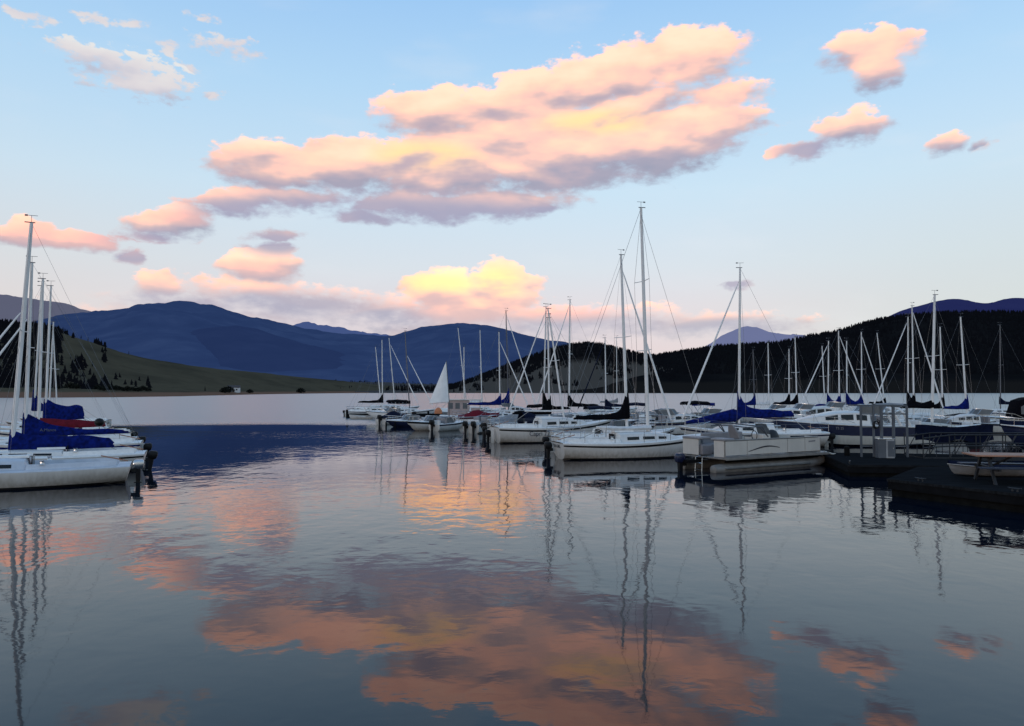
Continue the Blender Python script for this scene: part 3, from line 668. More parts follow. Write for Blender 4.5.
S('sailboat with a dark navy furled jib leaning across the pale field',606,72.0,(605,338),-1,20,7.0,'navycanvas',2.2,.5,1.0,jib='dark',jibm='navycanvas',detail=0)
S('distant sailboat with a very thin mast beside the black covered boat',617,96.0,(616.5,338),1,20,7.0,'grey',2.4,.3,1.0,jib=None,detail=0,motor=False,mast_r=.045)
S('sailboat with a long royal blue boom cover left of its mast beside the red boat',500,70.0,(499,332),1,18,7.4,'blue',3.1,.75,1.15,jib='white',detail=1,jibtop=.9)
S('sailboat with a dark mast and a pointed blue cover right behind the other blue cover',508.5,77.0,(506,311),1,18,7.6,'blue',1.7,1.2,1.2,jib='white',mastm='darkalu',detail=0)
S('sailboat with black boom cover at the far end of the pier, bow to the right',382.5,91.0,(382,340),1,15,7.2,'blackcanvas',2.9,.9,1.05,jib=None,detail=1)
S('far sailboat with a thick furled jib slanting right of its leaning mast',395,101.0,(389,338),1,15,7.8,None,2.6,.4,1.0,jib='white',detail=0,jibtop=.93)
S('sailboat with a dark mast and straight flat black boom cover at the pier end',409.5,88.0,(405,331),1,15,7.0,'blackcanvas',2.5,.05,1.0,jib='white',mastm='darkalu',detail=0,jibtop=.7)
S('far sailboat with the leftmost leaning mast beyond the pier end',381,106.0,(375.5,347),1,15,6.8,None,2.4,.4,1.0,jib=None,detail=0,motor=False)
S('far sailboat with a mast leaning left beside the white dinghy sail',466.5,99.0,(458,328),1,15,7.2,None,2.4,.4,1.0,jib=None,detail=0,motor=False)
S('far sailboat with a short upright mast right of the white dinghy sail',464,92.0,(464,347),1,15,6.4,None,2.4,.4,1.0,jib=None,detail=0,motor=False)
S('far sailboat with a single straight mast between dinghy sail and blue covers',482,95.0,(480,330),1,15,7.0,'whitecanvas',2.4,.3,1.0,jib=None,detail=0,motor=False)

# right of the pier
S('white sailboat with the broad royal blue boom cover behind the pontoon boat',739,42.0,(740,268),-1,5,7.8,'blue',2.95,.95,.92,fat=1.7,jib='white',spread=1,mast_r=.07,jibtop=.93,stripe='navy',fb=.1)
S8=[o for o in bpy.data.objects if o.get('label','').startswith('white sailboat with the broad royal')][0]
fj=MB(); fj.tube([(4.4,.0,1.72),(4.75,.0,1.68),(5.3,0,1.58),(6.0,0,1.47),(6.7,0,1.38),(7.4,0,1.3)],[.18,.36,.32,.24,.14,.05],9); fj.build('folded_sail_bag','blue',S8,True)
S('sailboat with a small blue cover fin behind the broad blue cover',754.5,75.0,(753,350),1,15,6.4,'blue',1.9,.8,1.15,jib=None,mastm='darkalu',detail=0)
S('far sailboat with a bare mast between blue and black covered boats',769,82.0,(768,343),1,15,6.6,'whitecanvas',2.2,.2,1.0,jib=None,detail=0,motor=False)
S('sailboat with the left one of the two paired black boom covers',789,80.0,(789,349),1,15,6.6,'blackcanvas',1.9,1.0,1.1,jib=None,detail=0)
S('sailboat with the longer right one of the two paired black boom covers',797,75.0,(795,337),1,15,7.0,'blackcanvas',2.7,.9,1.15,jib=None,detail=0)
S('sailboat with blue cover and jib slanting left at the head of the blue row',828,72.0,(828.5,341),-1,15,6.8,'blue',1.9,.8,1.2,jib='white',detail=0)
S('far sailboat with mast leaning left just before the blue row',825,86.0,(822,346),1,15,6.4,None,2.2,.4,1.0,jib=None,detail=0,motor=False)
S('sailboat with the lowest blue cover in the row, jib slanting right',839.5,66.0,(838.5,331),1,12,7.2,'blue',2.4,.8,1.1,jib='white',detail=0)
S('sailboat with the whitest mast in the blue covered row',847,70.0,(846.6,341),-1,15,6.8,'blue',1.5,.9,1.25,jib=None,detail=0)
S('sailboat with the rightmost blue fin of the blue row beside the grey gate',862,78.0,(861.3,332),1,15,7.2,'blue',1.9,1.1,1.1,jib='white',detail=0)
S('far sailboat with the strongly leaning mast above the gate frame',885,86.0,(877,333),1,15,7.4,'blackcanvas',2.2,.4,1.0,jib=None,detail=0,motor=False)
S('sailboat with black cover and jib slanting left above the gate',908,66.0,(908,317),-1,15,7.4,'blackcanvas',2.0,1.0,1.2,jib='white',detail=0)
S('sailboat with black boom cover and jib slanting right above the gangway',914,60.0,(912,306),1,15,7.4,'blackcanvas',2.2,1.0,1.1,jib='white',detail=0)
S('sailboat with the tallest mast at right, standing behind the gangway',932,46.5,(934.7,295),1,5,7.4,'blackcanvas',1.9,.2,1.4,jib=None,mast_r=.085,detail=1,cabin='cream')
S('sailboat with a sagging black cover right of the tallest right mast',943,61.0,(940,327),1,10,6.8,'blackcanvas',2.3,.8,1.1,jib=None,detail=0)
S('white hulled sailboat with a bright blue cover at far right',967,58.0,(960.5,317),1,8,7.0,'blue',2.0,.8,1.1,jib=None,detail=1,mast_r=.07)
S('far dim sailboat with dark mast behind the black canvas boat at right',1000.5,82.0,(1000,325),-1,15,7.4,'navycanvas',2.4,.5,1.0,jib=None,mastm='darkalu',detail=0,motor=False)

# ------------------------------------------------------------------ motor boats
Mb=motorboat
Mb('grey tarpaulin covered boat left of the lettered cabin sailboat',487,51.5,1,20,6.2,cover='grey',motors=1,tall=1.05,low=True)
Mb('small white boat seen from astern with two black outboards',471,54.5,1,62,4.6,hull='white',motors=2,top='paleblue')
Mb('white runabout with a black stripe and dark windscreen left of the twin outboard boat',450,60.5,-1,-40,4.0,hull='white',stripe='black')
Mb('low dark blue runabout with a white foredeck left of the white runabout',427,66.0,-1,-30,3.8,hull='navy',stripe=None,top='white',fb=.12)
Mb('small blue covered boat near the pier end with a black outboard',381,69.0,1,65,4.2,hull='white',cover='navycanvas',tall=.7)
Mb('low boat under a dark red cover in front of the blue covered sailboat',458,67.0,1,8,3.6,cover='maroon',motors=0,tall=.75,fb=.2)
Mb('navy motorboat with a dark blue folding top behind the lettered sailboat',579,57.0,1,14,4.6,hull='navy',bimini='navycanvas',stripe=None)
Mb('red motorboat with a black folding top behind the bow of the tallest masted boat',676,54.0,1,8,4.4,hull='white',bimini='blackcanvas',stripe='red',low=True,biminiz=2.15,fb=.2,cover=None)
Mb('white low cabin cruiser behind the pier with clutter on deck',636,52.5,1,8,6.0,hull='white',cabin=True,tall=.8)
Mb('navy hulled motor yacht with a white sloping foredeck behind the gate',925,42.5,-1,3,8.0,hull='navy',stripe=None,top='white',cabin=True,fb=.135,arch=True,letter=('TS 25',.19,.63,'seat'),B=2.6,motors=0,tall=1.15,lowband='cream')
Mb('white cabin cruiser left of the motor yacht with a dark stripe',838,58.0,-1,10,6.6,hull='white',cabin=True,tall=1.1,motors=1)
Mb('smaller white motorboat behind the broad blue boom cover',801,68.0,-1,10,5.4,hull='white',cabin=True,bimini=None)
Mb('white cabin cruiser in the row of blue sail covers with a tall cabin',866,60.5,-1,10,6.2,hull='white',cabin=True,tall=1.35,arch=True)
Mb('black hulled motorboat with red marks behind the gangway',975,47.0,-1,4,5.6,hull='black',stripe='red',top='cream',screen=True)
Mb('white motorboat with a black canvas enclosure and clear windows at right',1062,58.0,-1,6,6.0,hull='cream',enclosure='blackcanvas',stripe=None,cabin=False)
Mb('dark canvas covered boat at the right edge behind the picnic table',1112,38.0,-1,5,5.2,hull='navy',cover='navycanvas',tall=.9,fb=.2)
Mb('grey and white motorboat under a short navy top right of the tall mast pair',655,63.0,-1,12,4.8,hull='white',bimini='navycanvas',stripe='navy',biminiz=1.9)
Mb('grey covered motorboat between the tall masts and the red boat',690,70.0,-1,12,5.2,hull='cream',cover='grey',tall=.8)
Mb('little white cabin boat just right of the red motorboat',735,57.0,-1,8,4.8,hull='white',cabin=True,stripe='navy')
Mb('white motorboat with a royal blue short top behind the blue bag',722,64.0,-1,14,4.6,hull='white',bimini='blue',biminiz=1.9)
Mb('small navy covered boat left of the gate below the white cabin cruisers',822,50.5,-1,6,4.6,hull='white',cover='navycanvas',tall=.6,stripe=None)
Mb('white motorboat partly behind the gate with a grey canvas top',915,54.0,-1,8,5.2,hull='white',bimini='grey',biminiz=2.0)
Mb('cream motorboat between the black hulled boat and the canvas enclosure',1006,55.0,-1,6,4.8,hull='cream',stripe='navy',cabin=True)
Mb('far white motorboat between the beige houseboat and the blue covers',492,83.0,1,10,4.8,hull='white',cabin=True)
Mb('far motorboat with a flat black top at the pier end',412,80.5,-1,8,5.0,hull='white',bimini='blackcanvas',biminiz=1.95,stripe=None)
Mb('white motorboat with a tall dark windscreen under the long black boom cover',592,49.0,1,14,4.4,hull='white',stripe='black')
Mb('white motorboat with a short black top behind the grey tarpaulin boat',522,61.0,1,14,4.6,hull='white',bimini='blackcanvas',biminiz=1.8,stripe='navy')
Mb('small white open boat with one outboard between the dark blue and white runabouts',434,57.5,1,55,3.6,hull='white',stripe='navy',top='deck')
# ------------------------------------------------------------------ houseboat
Hb=empty('houseboat',(at(462,79),79,0),R(4),'small beige houseboat cabin behind the red covered boat','houseboat')
MB().box((0,0,.25),(4.6,2.2,.6)).build('hull','deck',Hb,bevel=.1)
wl=MB().box((-.35,0,1.3),(2.2,1.9,1.5)).build('cabin_wall','pinkwall',Hb,bevel=.03)
for x in (-1.15,-.45,.3): MB().box((x,-.955,1.5),(.45,.02,.6)).build('window','screen',wl)
MB().box((.2,0,2.1),(3.7,2.2,.1)).build('roof','cream',Hb,bevel=.02)
for x in (1.85,): 
    for y in (-1,1): MB().tube([(x,y,.5),(x,y,2.06)],.03,6).build('roof_post','cream',Hb)
MB().box((1.35,-.9,.95),(.9,.05,.7)).build('side_panel','pinkwall',Hb)
# ------------------------------------------------------------------ dinghy under sail
D_=70.0
sd=dinghy('small dinghy with its white triangular sail hoisted at the pier',at(425,D_),D_+.3,R(8),3.1,'white',name='sailing_dinghy')
sd.location.z=0.05
def loc(px,py): 
    z=height(py,D_); return Vector((at(px,D_,z)-sd.location.x,0,z))
a_,b_,c_=loc(445.7,362),loc(428.5,404),loc(448.5,402)
sl=MB(); rows=[]
for i in range(13):
    f=i/12; l=b_.lerp(a_,f); r_=c_.lerp(a_,f)
    rows.append([tuple(l.lerp(r_,g)+Vector((0,-.35*math.sin(math.pi*g)*(1-f)*.8-.05,0))) for g in np.linspace(0,1,8)])
sl.loft(rows,False,False,False); sl.build('sail','sail',sd,True)
MB().tube([(c_.x+.03,0,.1),c_+Vector((.03,0,0)),a_+Vector((.03,0,.1))],[.04,.04,.03],7).build('mast','darkalu',sd)
MB().tube([(b_.x,-.02,b_.z-.04),(c_.x,0,c_.z-.04)],.03,6).build('boom','alu',sd)
ob=MB(); ob.loft([[(.62*s_*math.cos(q),.5*s_*math.sin(q),z) for q in [2*math.pi*i/10 for i in range(10)]] for z,s_ in ((0,1),(.55,.95),(.95,.6),(1.12,.2))])
oo=ob.build('orange_buoy','orange',None,True); oo.location=(at(438,86),86.3,.462); oo.scale=(.72,.72,.62); tag(oo,'orange rounded marker buoy on the pier end in front of the white dinghy sail','buoy')
# ------------------------------------------------------------------ land
def hillmat(name, cols, air, scale=0.01, rough=0.95, beach=None, bsoft=.5, stretch=(1,1,1), airs=1.0):
    m=bpy.data.materials.new(name); m.use_nodes=True; nt=m.node_tree; b=nt.nodes['Principled BSDF']
    b.inputs['Roughness'].default_value=rough; b.inputs['Specular IOR Level'].default_value=0.0
    g=nt.nodes.new('ShaderNodeNewGeometry'); mp=nt.nodes.new('ShaderNodeMapping'); mp.inputs['Scale'].default_value=stretch
    n=nt.nodes.new('ShaderNodeTexNoise'); n.inputs['Scale'].default_value=scale; n.inputs['Detail'].default_value=9; n.inputs['Roughness'].default_value=.62
    r=nt.nodes.new('ShaderNodeValToRGB'); el=r.color_ramp.elements
    el[0].position=.32; el[0].color=rgba(cols[0]); el[1].position=.68; el[1].color=rgba(cols[-1])
    for i,c in enumerate(cols[1:-1]): e=el.new(.32+.36*(i+1)/(len(cols)-1)); e.color=rgba(c)
    nt.links.new(g.outputs['Position'],mp.inputs[0]); nt.links.new(mp.outputs[0],n.inputs['Vector']); nt.links.new(n.outputs['Fac'],r.inputs[0])
    out=r.outputs[0]
    if beach:
        sx=nt.nodes.new('ShaderNodeSeparateXYZ'); nt.links.new(g.outputs['Position'],sx.inputs[0])
        ad=nt.nodes.new('ShaderNodeMath'); ad.operation='MULTIPLY_ADD'; nt.links.new(n.outputs['Fac'],ad.inputs[0]); ad.inputs[1].default_value=-beach[1]; nt.links.new(sx.outputs[2],ad.inputs[2])
        mr=nt.nodes.new('ShaderNodeMapRange'); mr.inputs[1].default_value=beach[0]-beach[1]*.5-.3; mr.inputs[2].default_value=beach[0]-beach[1]*.5+bsoft; nt.links.new(ad.outputs[0],mr.inputs[0])
        mx=nt.nodes.new('ShaderNodeMix'); mx.data_type='RGBA'; nt.links.new(mr.outputs[0],mx.inputs[0]); mx.inputs[6].default_value=rgba(beach[2]); nt.links.new(out,mx.inputs[7]); out=mx.outputs[2]
    nt.links.new(out,b.inputs['Base Color'])
    b.inputs['Emission Color'].default_value=rgba(air); b.inputs['Emission Strength'].default_value=airs  # constant glow paints the haze of distance onto the land
    return m

from mathutils import noise as mnoise
def fbm(x,y,o=5,seed=0.0): return mnoise.fractal(Vector((x,y,seed)),0.9,2.0,o)
class Land:
    """terrain strip: skyline given as picture points at distance Dr(px), shore at Df(px)"""
    def __init__(s,name,pts,Dr,Df,m,amp=.05,nsc=.004,seed=0,prof=None,dpx=3,rows=36,back=1.5,rough=0.0):
        s.pts=pts; s.Dr=Dr; s.Df=Df; s.amp=amp; s.nsc=nsc; s.seed=seed; s.prof=prof or (lambda r:sstep(-.15,1,r) ); s.rough=rough
        x0,x1=pts[0][0],pts[-1][0]; n=int((x1-x0)/dpx)+1; rr=[-.02]+list(np.linspace(0,1,rows))+list(np.linspace(1,back,10))[1:]
        vs=[];fs=[]
        for i in range(n):
            px=x0+(x1-x0)*i/(n-1)
            for r in rr: vs.append(s.p(px,r))
        k=len(rr)
        for i in range(n-1):
            for j in range(k-1): fs.append((i*k+j,(i+1)*k+j,(i+1)*k+j+1,i*k+j+1))
        me=bpy.data.meshes.new(name); me.from_pydata(vs,[],fs); me.materials.append(m); me.polygons.foreach_set('use_smooth',[True]*len(me.polygons))
        o=bpy.data.objects.new(name,me); COL.objects.link(o); o['kind']='structure'; s.o=o
    def p(s,px,r):
        X=[a for a,b in s.pts]; Y=[b for a,b in s.pts]
        f=lambda q: np.interp(px,[a for a,b in q],[b for a,b in q]) if isinstance(q,list) else q
        Dr=float(f(s.Dr)); Df=float(f(s.Df)); py=float(np.interp(px,X,Y)); 
        # soften the polyline skyline
        py=.5*py+.25*float(np.interp(px-7,X,Y))+.25*float(np.interp(px+7,X,Y))
        zr=height(py,Dr)
        D=Df+(Dr-Df)*max(r,-.02)
        if r<0: return (at(px,D),D,-3.0)
        x=at(px,D)
        nz=fbm(x*s.nsc,D*s.nsc,6,s.seed)
        if r<=1: z=zr*s.prof(r)*(1+s.amp*4*nz*r*(1-r)*2)+zr*s.amp*nz*.12*min(1,r*3)
        else: z=zr*(1-.9*sstep(1,1.6,r))+zr*s.amp*nz*.12
        return (at(px,D,z) if r>.99 else x,D,z if r>0 else 0.0)

A=lambda *c:s2l(c)
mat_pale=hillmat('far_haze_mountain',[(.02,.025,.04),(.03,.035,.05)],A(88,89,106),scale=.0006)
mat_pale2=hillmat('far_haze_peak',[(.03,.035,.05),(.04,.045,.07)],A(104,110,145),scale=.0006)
mat_blue=hillmat('blue_forest_mountain',[(.004,.007,.015),(.012,.017,.03),(.03,.037,.055)],A(34,51,89),scale=.0026,airs=1.0)  # bluish base colour and glow both carry painted haze
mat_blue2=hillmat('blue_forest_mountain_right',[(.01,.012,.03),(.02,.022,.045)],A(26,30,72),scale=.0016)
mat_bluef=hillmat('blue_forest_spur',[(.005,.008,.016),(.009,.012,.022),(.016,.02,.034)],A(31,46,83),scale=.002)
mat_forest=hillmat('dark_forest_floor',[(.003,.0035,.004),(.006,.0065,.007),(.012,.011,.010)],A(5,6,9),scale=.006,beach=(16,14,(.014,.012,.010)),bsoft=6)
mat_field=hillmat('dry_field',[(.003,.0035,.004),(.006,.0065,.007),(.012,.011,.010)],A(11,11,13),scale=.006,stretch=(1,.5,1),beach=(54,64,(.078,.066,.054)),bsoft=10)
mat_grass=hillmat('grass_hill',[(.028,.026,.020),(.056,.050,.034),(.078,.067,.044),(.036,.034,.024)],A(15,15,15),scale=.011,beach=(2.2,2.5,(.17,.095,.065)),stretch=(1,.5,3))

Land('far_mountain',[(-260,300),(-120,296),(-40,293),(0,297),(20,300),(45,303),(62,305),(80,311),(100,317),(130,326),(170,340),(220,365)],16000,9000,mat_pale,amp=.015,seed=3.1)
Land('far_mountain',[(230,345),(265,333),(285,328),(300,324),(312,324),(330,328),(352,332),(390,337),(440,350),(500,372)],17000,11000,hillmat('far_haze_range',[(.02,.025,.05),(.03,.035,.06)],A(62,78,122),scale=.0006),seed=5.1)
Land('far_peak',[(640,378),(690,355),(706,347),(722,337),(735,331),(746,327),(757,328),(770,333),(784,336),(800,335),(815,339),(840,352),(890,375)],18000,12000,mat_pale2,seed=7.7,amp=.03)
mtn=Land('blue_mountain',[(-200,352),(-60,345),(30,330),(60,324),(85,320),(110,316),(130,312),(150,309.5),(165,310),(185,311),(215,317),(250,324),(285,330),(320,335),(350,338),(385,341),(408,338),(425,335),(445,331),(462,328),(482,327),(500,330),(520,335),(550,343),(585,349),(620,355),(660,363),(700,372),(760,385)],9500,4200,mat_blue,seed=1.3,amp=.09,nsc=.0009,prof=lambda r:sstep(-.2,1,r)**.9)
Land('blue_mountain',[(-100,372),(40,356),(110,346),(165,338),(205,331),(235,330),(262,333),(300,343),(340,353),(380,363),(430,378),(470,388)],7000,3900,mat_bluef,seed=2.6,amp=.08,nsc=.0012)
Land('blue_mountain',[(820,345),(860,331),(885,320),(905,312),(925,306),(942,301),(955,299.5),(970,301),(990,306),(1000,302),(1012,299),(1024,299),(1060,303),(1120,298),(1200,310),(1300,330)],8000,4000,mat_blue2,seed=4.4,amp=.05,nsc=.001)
hillR=Land('forest_hill',[(560,380),(600,366),(640,358),(660,356.5),(690,354),(720,350.5),(750,348),(780,346),(805,341),(835,335),(855,329),(875,323.5),(900,318.5),(930,316),(970,316.5),(1000,317),(1024,318),(1080,314),(1180,316),(1320,330)],2300,1050,mat_forest,seed=8.2,amp=.07,nsc=.003,prof=lambda r:.03+.97*sstep(-.1,1,r),dpx=2.5)
hillC=Land('field_hill',[(430,391),(455,386),(475,379),(495,371),(520,361),(545,353),(562,349),(578,346),(600,346),(615,349),(635,354),(660,358),(700,364),(740,374),(780,385),(800,390)],1900,1120,mat_field,seed=9.3,amp=.10,nsc=.004,prof=lambda r:.04+.96*sstep(-.05,1,r),dpx=2)
plain=Land('lake_plain',[(180,386),(240,383),(300,382),(350,383),(400,384),(460,386),(520,387),(560,388)],3600,1150,hillmat('lake_plain',[(.02,.022,.026),(.05,.048,.046),(.03,.032,.034)],A(24,27,32),scale=.004,stretch=(.5,1,1)),seed=6.6,amp=.2,nsc=.004)
hillL=Land('grass_hill',[(-220,318),(-120,320),(-40,326),(0,327),(30,328),(55,331),(75,338),(95,344),(120,352),(150,359.5),(185,365),(225,370),(265,373.5),(300,377),(335,380.5),(370,384),(400,387),(425,390)],[(-220,620),(0,680),(110,800),(200,1000),(300,1350),(425,1700)],[(-220,300),(0,335),(60,350),(120,372),(180,430),(230,560),(300,850),(360,1120),(425,1300)],mat_grass,seed=12.4,amp=.06,nsc=.012,prof=lambda r:.07*sstep(0,.12,r)+.05*r+.88*sstep(.2,1.0,r),dpx=2.5)

# ------------------------------------------------------------------ forest masses (uncountable): one object each
def conifer_mesh(mb_v,mb_f,x,y,z,h,w,rg,tiers=3,n=6):
    o=len(mb_v)
    for k in range(tiers):
        z0=z+h*(.08+.27*k); z1=z+h*(.5+.27*k) if k<tiers-1 else z+h; r=w*(1-.3*k)*(.8+.4*rg.random()); ph=rg.random()*6
        b=len(mb_v); mb_v.append((x+(rg.random()-.5)*w*.3,y,z1))
        for i in range(n):
            q=ph+2*math.pi*i/n; rr=r*(.65+.6*rg.random()); mb_v.append((x+rr*math.cos(q),y+rr*math.sin(q),z0+h*.1*(rg.random()-.5)))
        for i in range(n): mb_f.append((b,b+1+i,b+1+(i+1)%n))
def forest(name,land,n,pxr,rr,hr,mask,seed,m='pine'):
    rg=random.Random(seed); V=[];F=[]; c=0; tries=0
    while c<n and tries<n*6:
        tries+=1; px=rg.uniform(*pxr); r=rr[0]+(rr[1]-rr[0])*rg.random()
        if not mask(px,r,rg): continue
        x,y,z=land.p(px,r); h=rg.uniform(*hr); conifer_mesh(V,F,x,y,z-h*.05,h,h*rg.uniform(.22,.36),rg); c+=1
    me=bpy.data.meshes.new(name); me.from_pydata(V,[],F); me.materials.append(M[m]); o=bpy.data.objects.new(name,me); COL.objects.link(o); return tag(o,kind='stuff')
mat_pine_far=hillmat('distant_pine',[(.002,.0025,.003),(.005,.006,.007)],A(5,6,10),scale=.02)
M['pinefar']=mat_pine_far
tag(forest('forest',hillR,14000,(600,1320),(.12,1.06),(6,12),lambda px,r,g: r>.28+.2*fbm(px*.02,r*2,3,1.0) or px>800,1,'pinefar'),'dark pine forest covering the right hillside')
def cmask(px,r,g):
    if px>655: return g.random()<.9 and r>.30+.35*fbm(px*.03,2.0,3,5.0)
    edge=.46+.34*fbm(px*.035,1.0,3,2.0)
    return r>edge or (fbm(px*.06,r*6,3,9.0)>.42 and r>.1)
tag(forest('forest',hillC,6500,(440,790),(.05,1.04),(5,10),cmask,2,'pinefar'),'dark pines crowning the pale field hill in the middle')
def lmask(px,r,g):
    e=62+34*fbm(r*4,px*.02,3,3.0)
    return (px<e and r>.22) or (px<105 and r>.15 and fbm(px*.05,r*5,3,4.0)>.22) or (px<150 and abs(r-.35)<.1 and g.random()<.1)
tag(forest('forest',hillL,4200,(-220,150),(.1,1.03),(3.5,7),lmask,3,'pinefar'),'dark pine wood on the slope behind the left boats')
def pmask(px,r,g): return fbm(px*.025,r*7,3,6.0)>.12
tag(forest('tree_belt',plain,900,(200,540),(.03,.9),(5,10),pmask,5,'pinefar'),'dark belt of trees on the flat far shore')

# ------------------------------------------------------------------ single trees on the left slope and shore
def pine_proto():
    rg=random.Random(4); r=empty('pine_tree',(0,0,0))
    t=MB(); t.tube([(0,0,-.6),(.03,0,4),(0,.02,10)],[.2,.13,.03],6); t.build('trunk','bark',r)
    V=[];F=[]
    for k in range(150):
        f=rg.random()**.8; z=1.0+8.9*f; rad=(2.1*(1-f)**.85+.15)*(.65+.5*rg.random()); q=rg.random()*6.283
        d=Vector((math.cos(q),math.sin(q),-.25)); base=Vector((0,0,z)); tip=base+d*rad; s=Vector((-d.y,d.x,0))*(.22+.22*rad*rg.random())
        b=len(V); V+= [tuple(base+Vector((0,0,.15))),tuple(base.lerp(tip,.55)+s),tuple(tip),tuple(base.lerp(tip,.55)-s),tuple(base.lerp(tip,.5)+Vector((0,0,.35)))]
        F+=[(b,b+1,b+4),(b+1,b+2,b+4),(b+2,b+3,b+4),(b+3,b,b+4)]
    c=MB(); c.add(V,F); c.build('crown','pine',r); return r
def bush_proto():
    rg=random.Random(9); r=empty('shore_bush',(0,0,0)); t=MB()
    for k in range(5):
        q=rg.random()*6.28; t.tube([(0,0,-.4),(.7*math.cos(q),.7*math.sin(q),1.3),(1.5*math.cos(q),1.5*math.sin(q),2.4)],[.12,.08,.02],5)
    t.build('stem','bark',r); V=[];F=[]
    for k in range(420):
        q=rg.random()*6.283; u=rg.random(); rad=2.5*(.45+.55*rg.random()); el=math.asin(u)
        c=Vector((rad*math.cos(q)*math.cos(el),rad*math.sin(q)*math.cos(el),.4+rad*1.05*math.sin(el)))
        a=Vector((rg.gauss(0,1),rg.gauss(0,1),rg.gauss(0,1))).normalized()*.33; b_=Vector((rg.gauss(0,1),rg.gauss(0,1),rg.gauss(0,1))).normalized()*.25
        b=len(V); V+=[tuple(c+a),tuple(c+b_),tuple(c-a),tuple(c-b_)]; F.append((b,b+1,b+2,b+3))
    m=MB(); m.add(V,F); m.build('crown','bushleaf',r); return r
def copy_tree(o):
    c=o.copy(); COL.objects.link(c)
    for ch in list(o.children):
        d=ch.copy(); COL.objects.link(d); d.parent=c
    return c
pine0=pine_proto(); bush0=bush_proto()
plist=[(58,.97,'pine at the top of the left slope nearest the dark wood'),(66,.98,'second pine along the top edge of the left slope'),(73,.97,'third pine along the top edge of the left slope, a short one'),(80,.96,'pine on the skyline of the left slope, right of the wood'),(87,.97,'rightmost pine of the skyline row on the left slope'),
 (128,.94,'lone dark pine standing high on the grass slope'),(70,.55,'pine in the middle of the left slope right of the wood'),(80,.4,'larger pine low on the left slope above the shore'),(92,.52,'slender pine on the open left slope'),(63,.42,'pine at the foot of the left wood'),(205,.2,'small lone pine on the flat field right of the bushes')]
first=True
for px,r,l in plist:
    o=pine0 if first else copy_tree(pine0); first=False
    x,y,z=hillL.p(px,r); s=random.uniform(.28,.48); o.location=(x,y,z); o.scale=(s,s,s*random.uniform(.9,1.1)); o.rotation_euler=(0,0,random.random()*6); tag(o,l,'pine tree','single pines on the left slope')
first=True
for i,px in enumerate([98,104,110,116,121,127,133,138,143,148,70,58,76]):
    o=bush0 if first else copy_tree(bush0); first=False
    x,y,z=hillL.p(px,.09+.05*random.random()); s=random.uniform(.6,1.15); o.location=(x,y,z); o.scale=(s*1.2,s,s); o.rotation_euler=(0,0,random.random()*6); tag(o,'dark rounded bush in the row on the flat ground behind the left beach','bush','bushes behind the left beach')
for i,(px,r) in enumerate([(225,.07),(229,.08),(250,.06),(301,.05)]):
    o=copy_tree(bush0); x,y,z=hillL.p(px,r); s=[1.7,1.9,1.3,2.2][i]; o.location=(x,y,z); o.scale=(s,s,s*.9)
    tag(o,['dark bush left of the small white house','bigger dark bush just left of the small white house','low dark bush to the right of the small white house','single dark bush at the right end of the grass shore'][i],'bush')
# one small house on the far field
x,y,z=hillL.p(234,.1)
H=empty('farmhouse',(x,y,z),R(10),'tiny white house on the grass shore at left','house')
hw=MB().box((0,0,1.5),(9,5,4.2)).build('wall','plaster',H)
for i in (-2.5,0,2.5): MB().box((i,-2.52,1.8),(1.1,.06,1.2)).build('window','glass',hw)
rf=MB(); rf.loft([[(s*4.9,-2.9,3.5),(s*4.9,0,5.4),(s*4.9,2.9,3.5)] for s in (-1,1)]); rf.build('roof','roof',H)
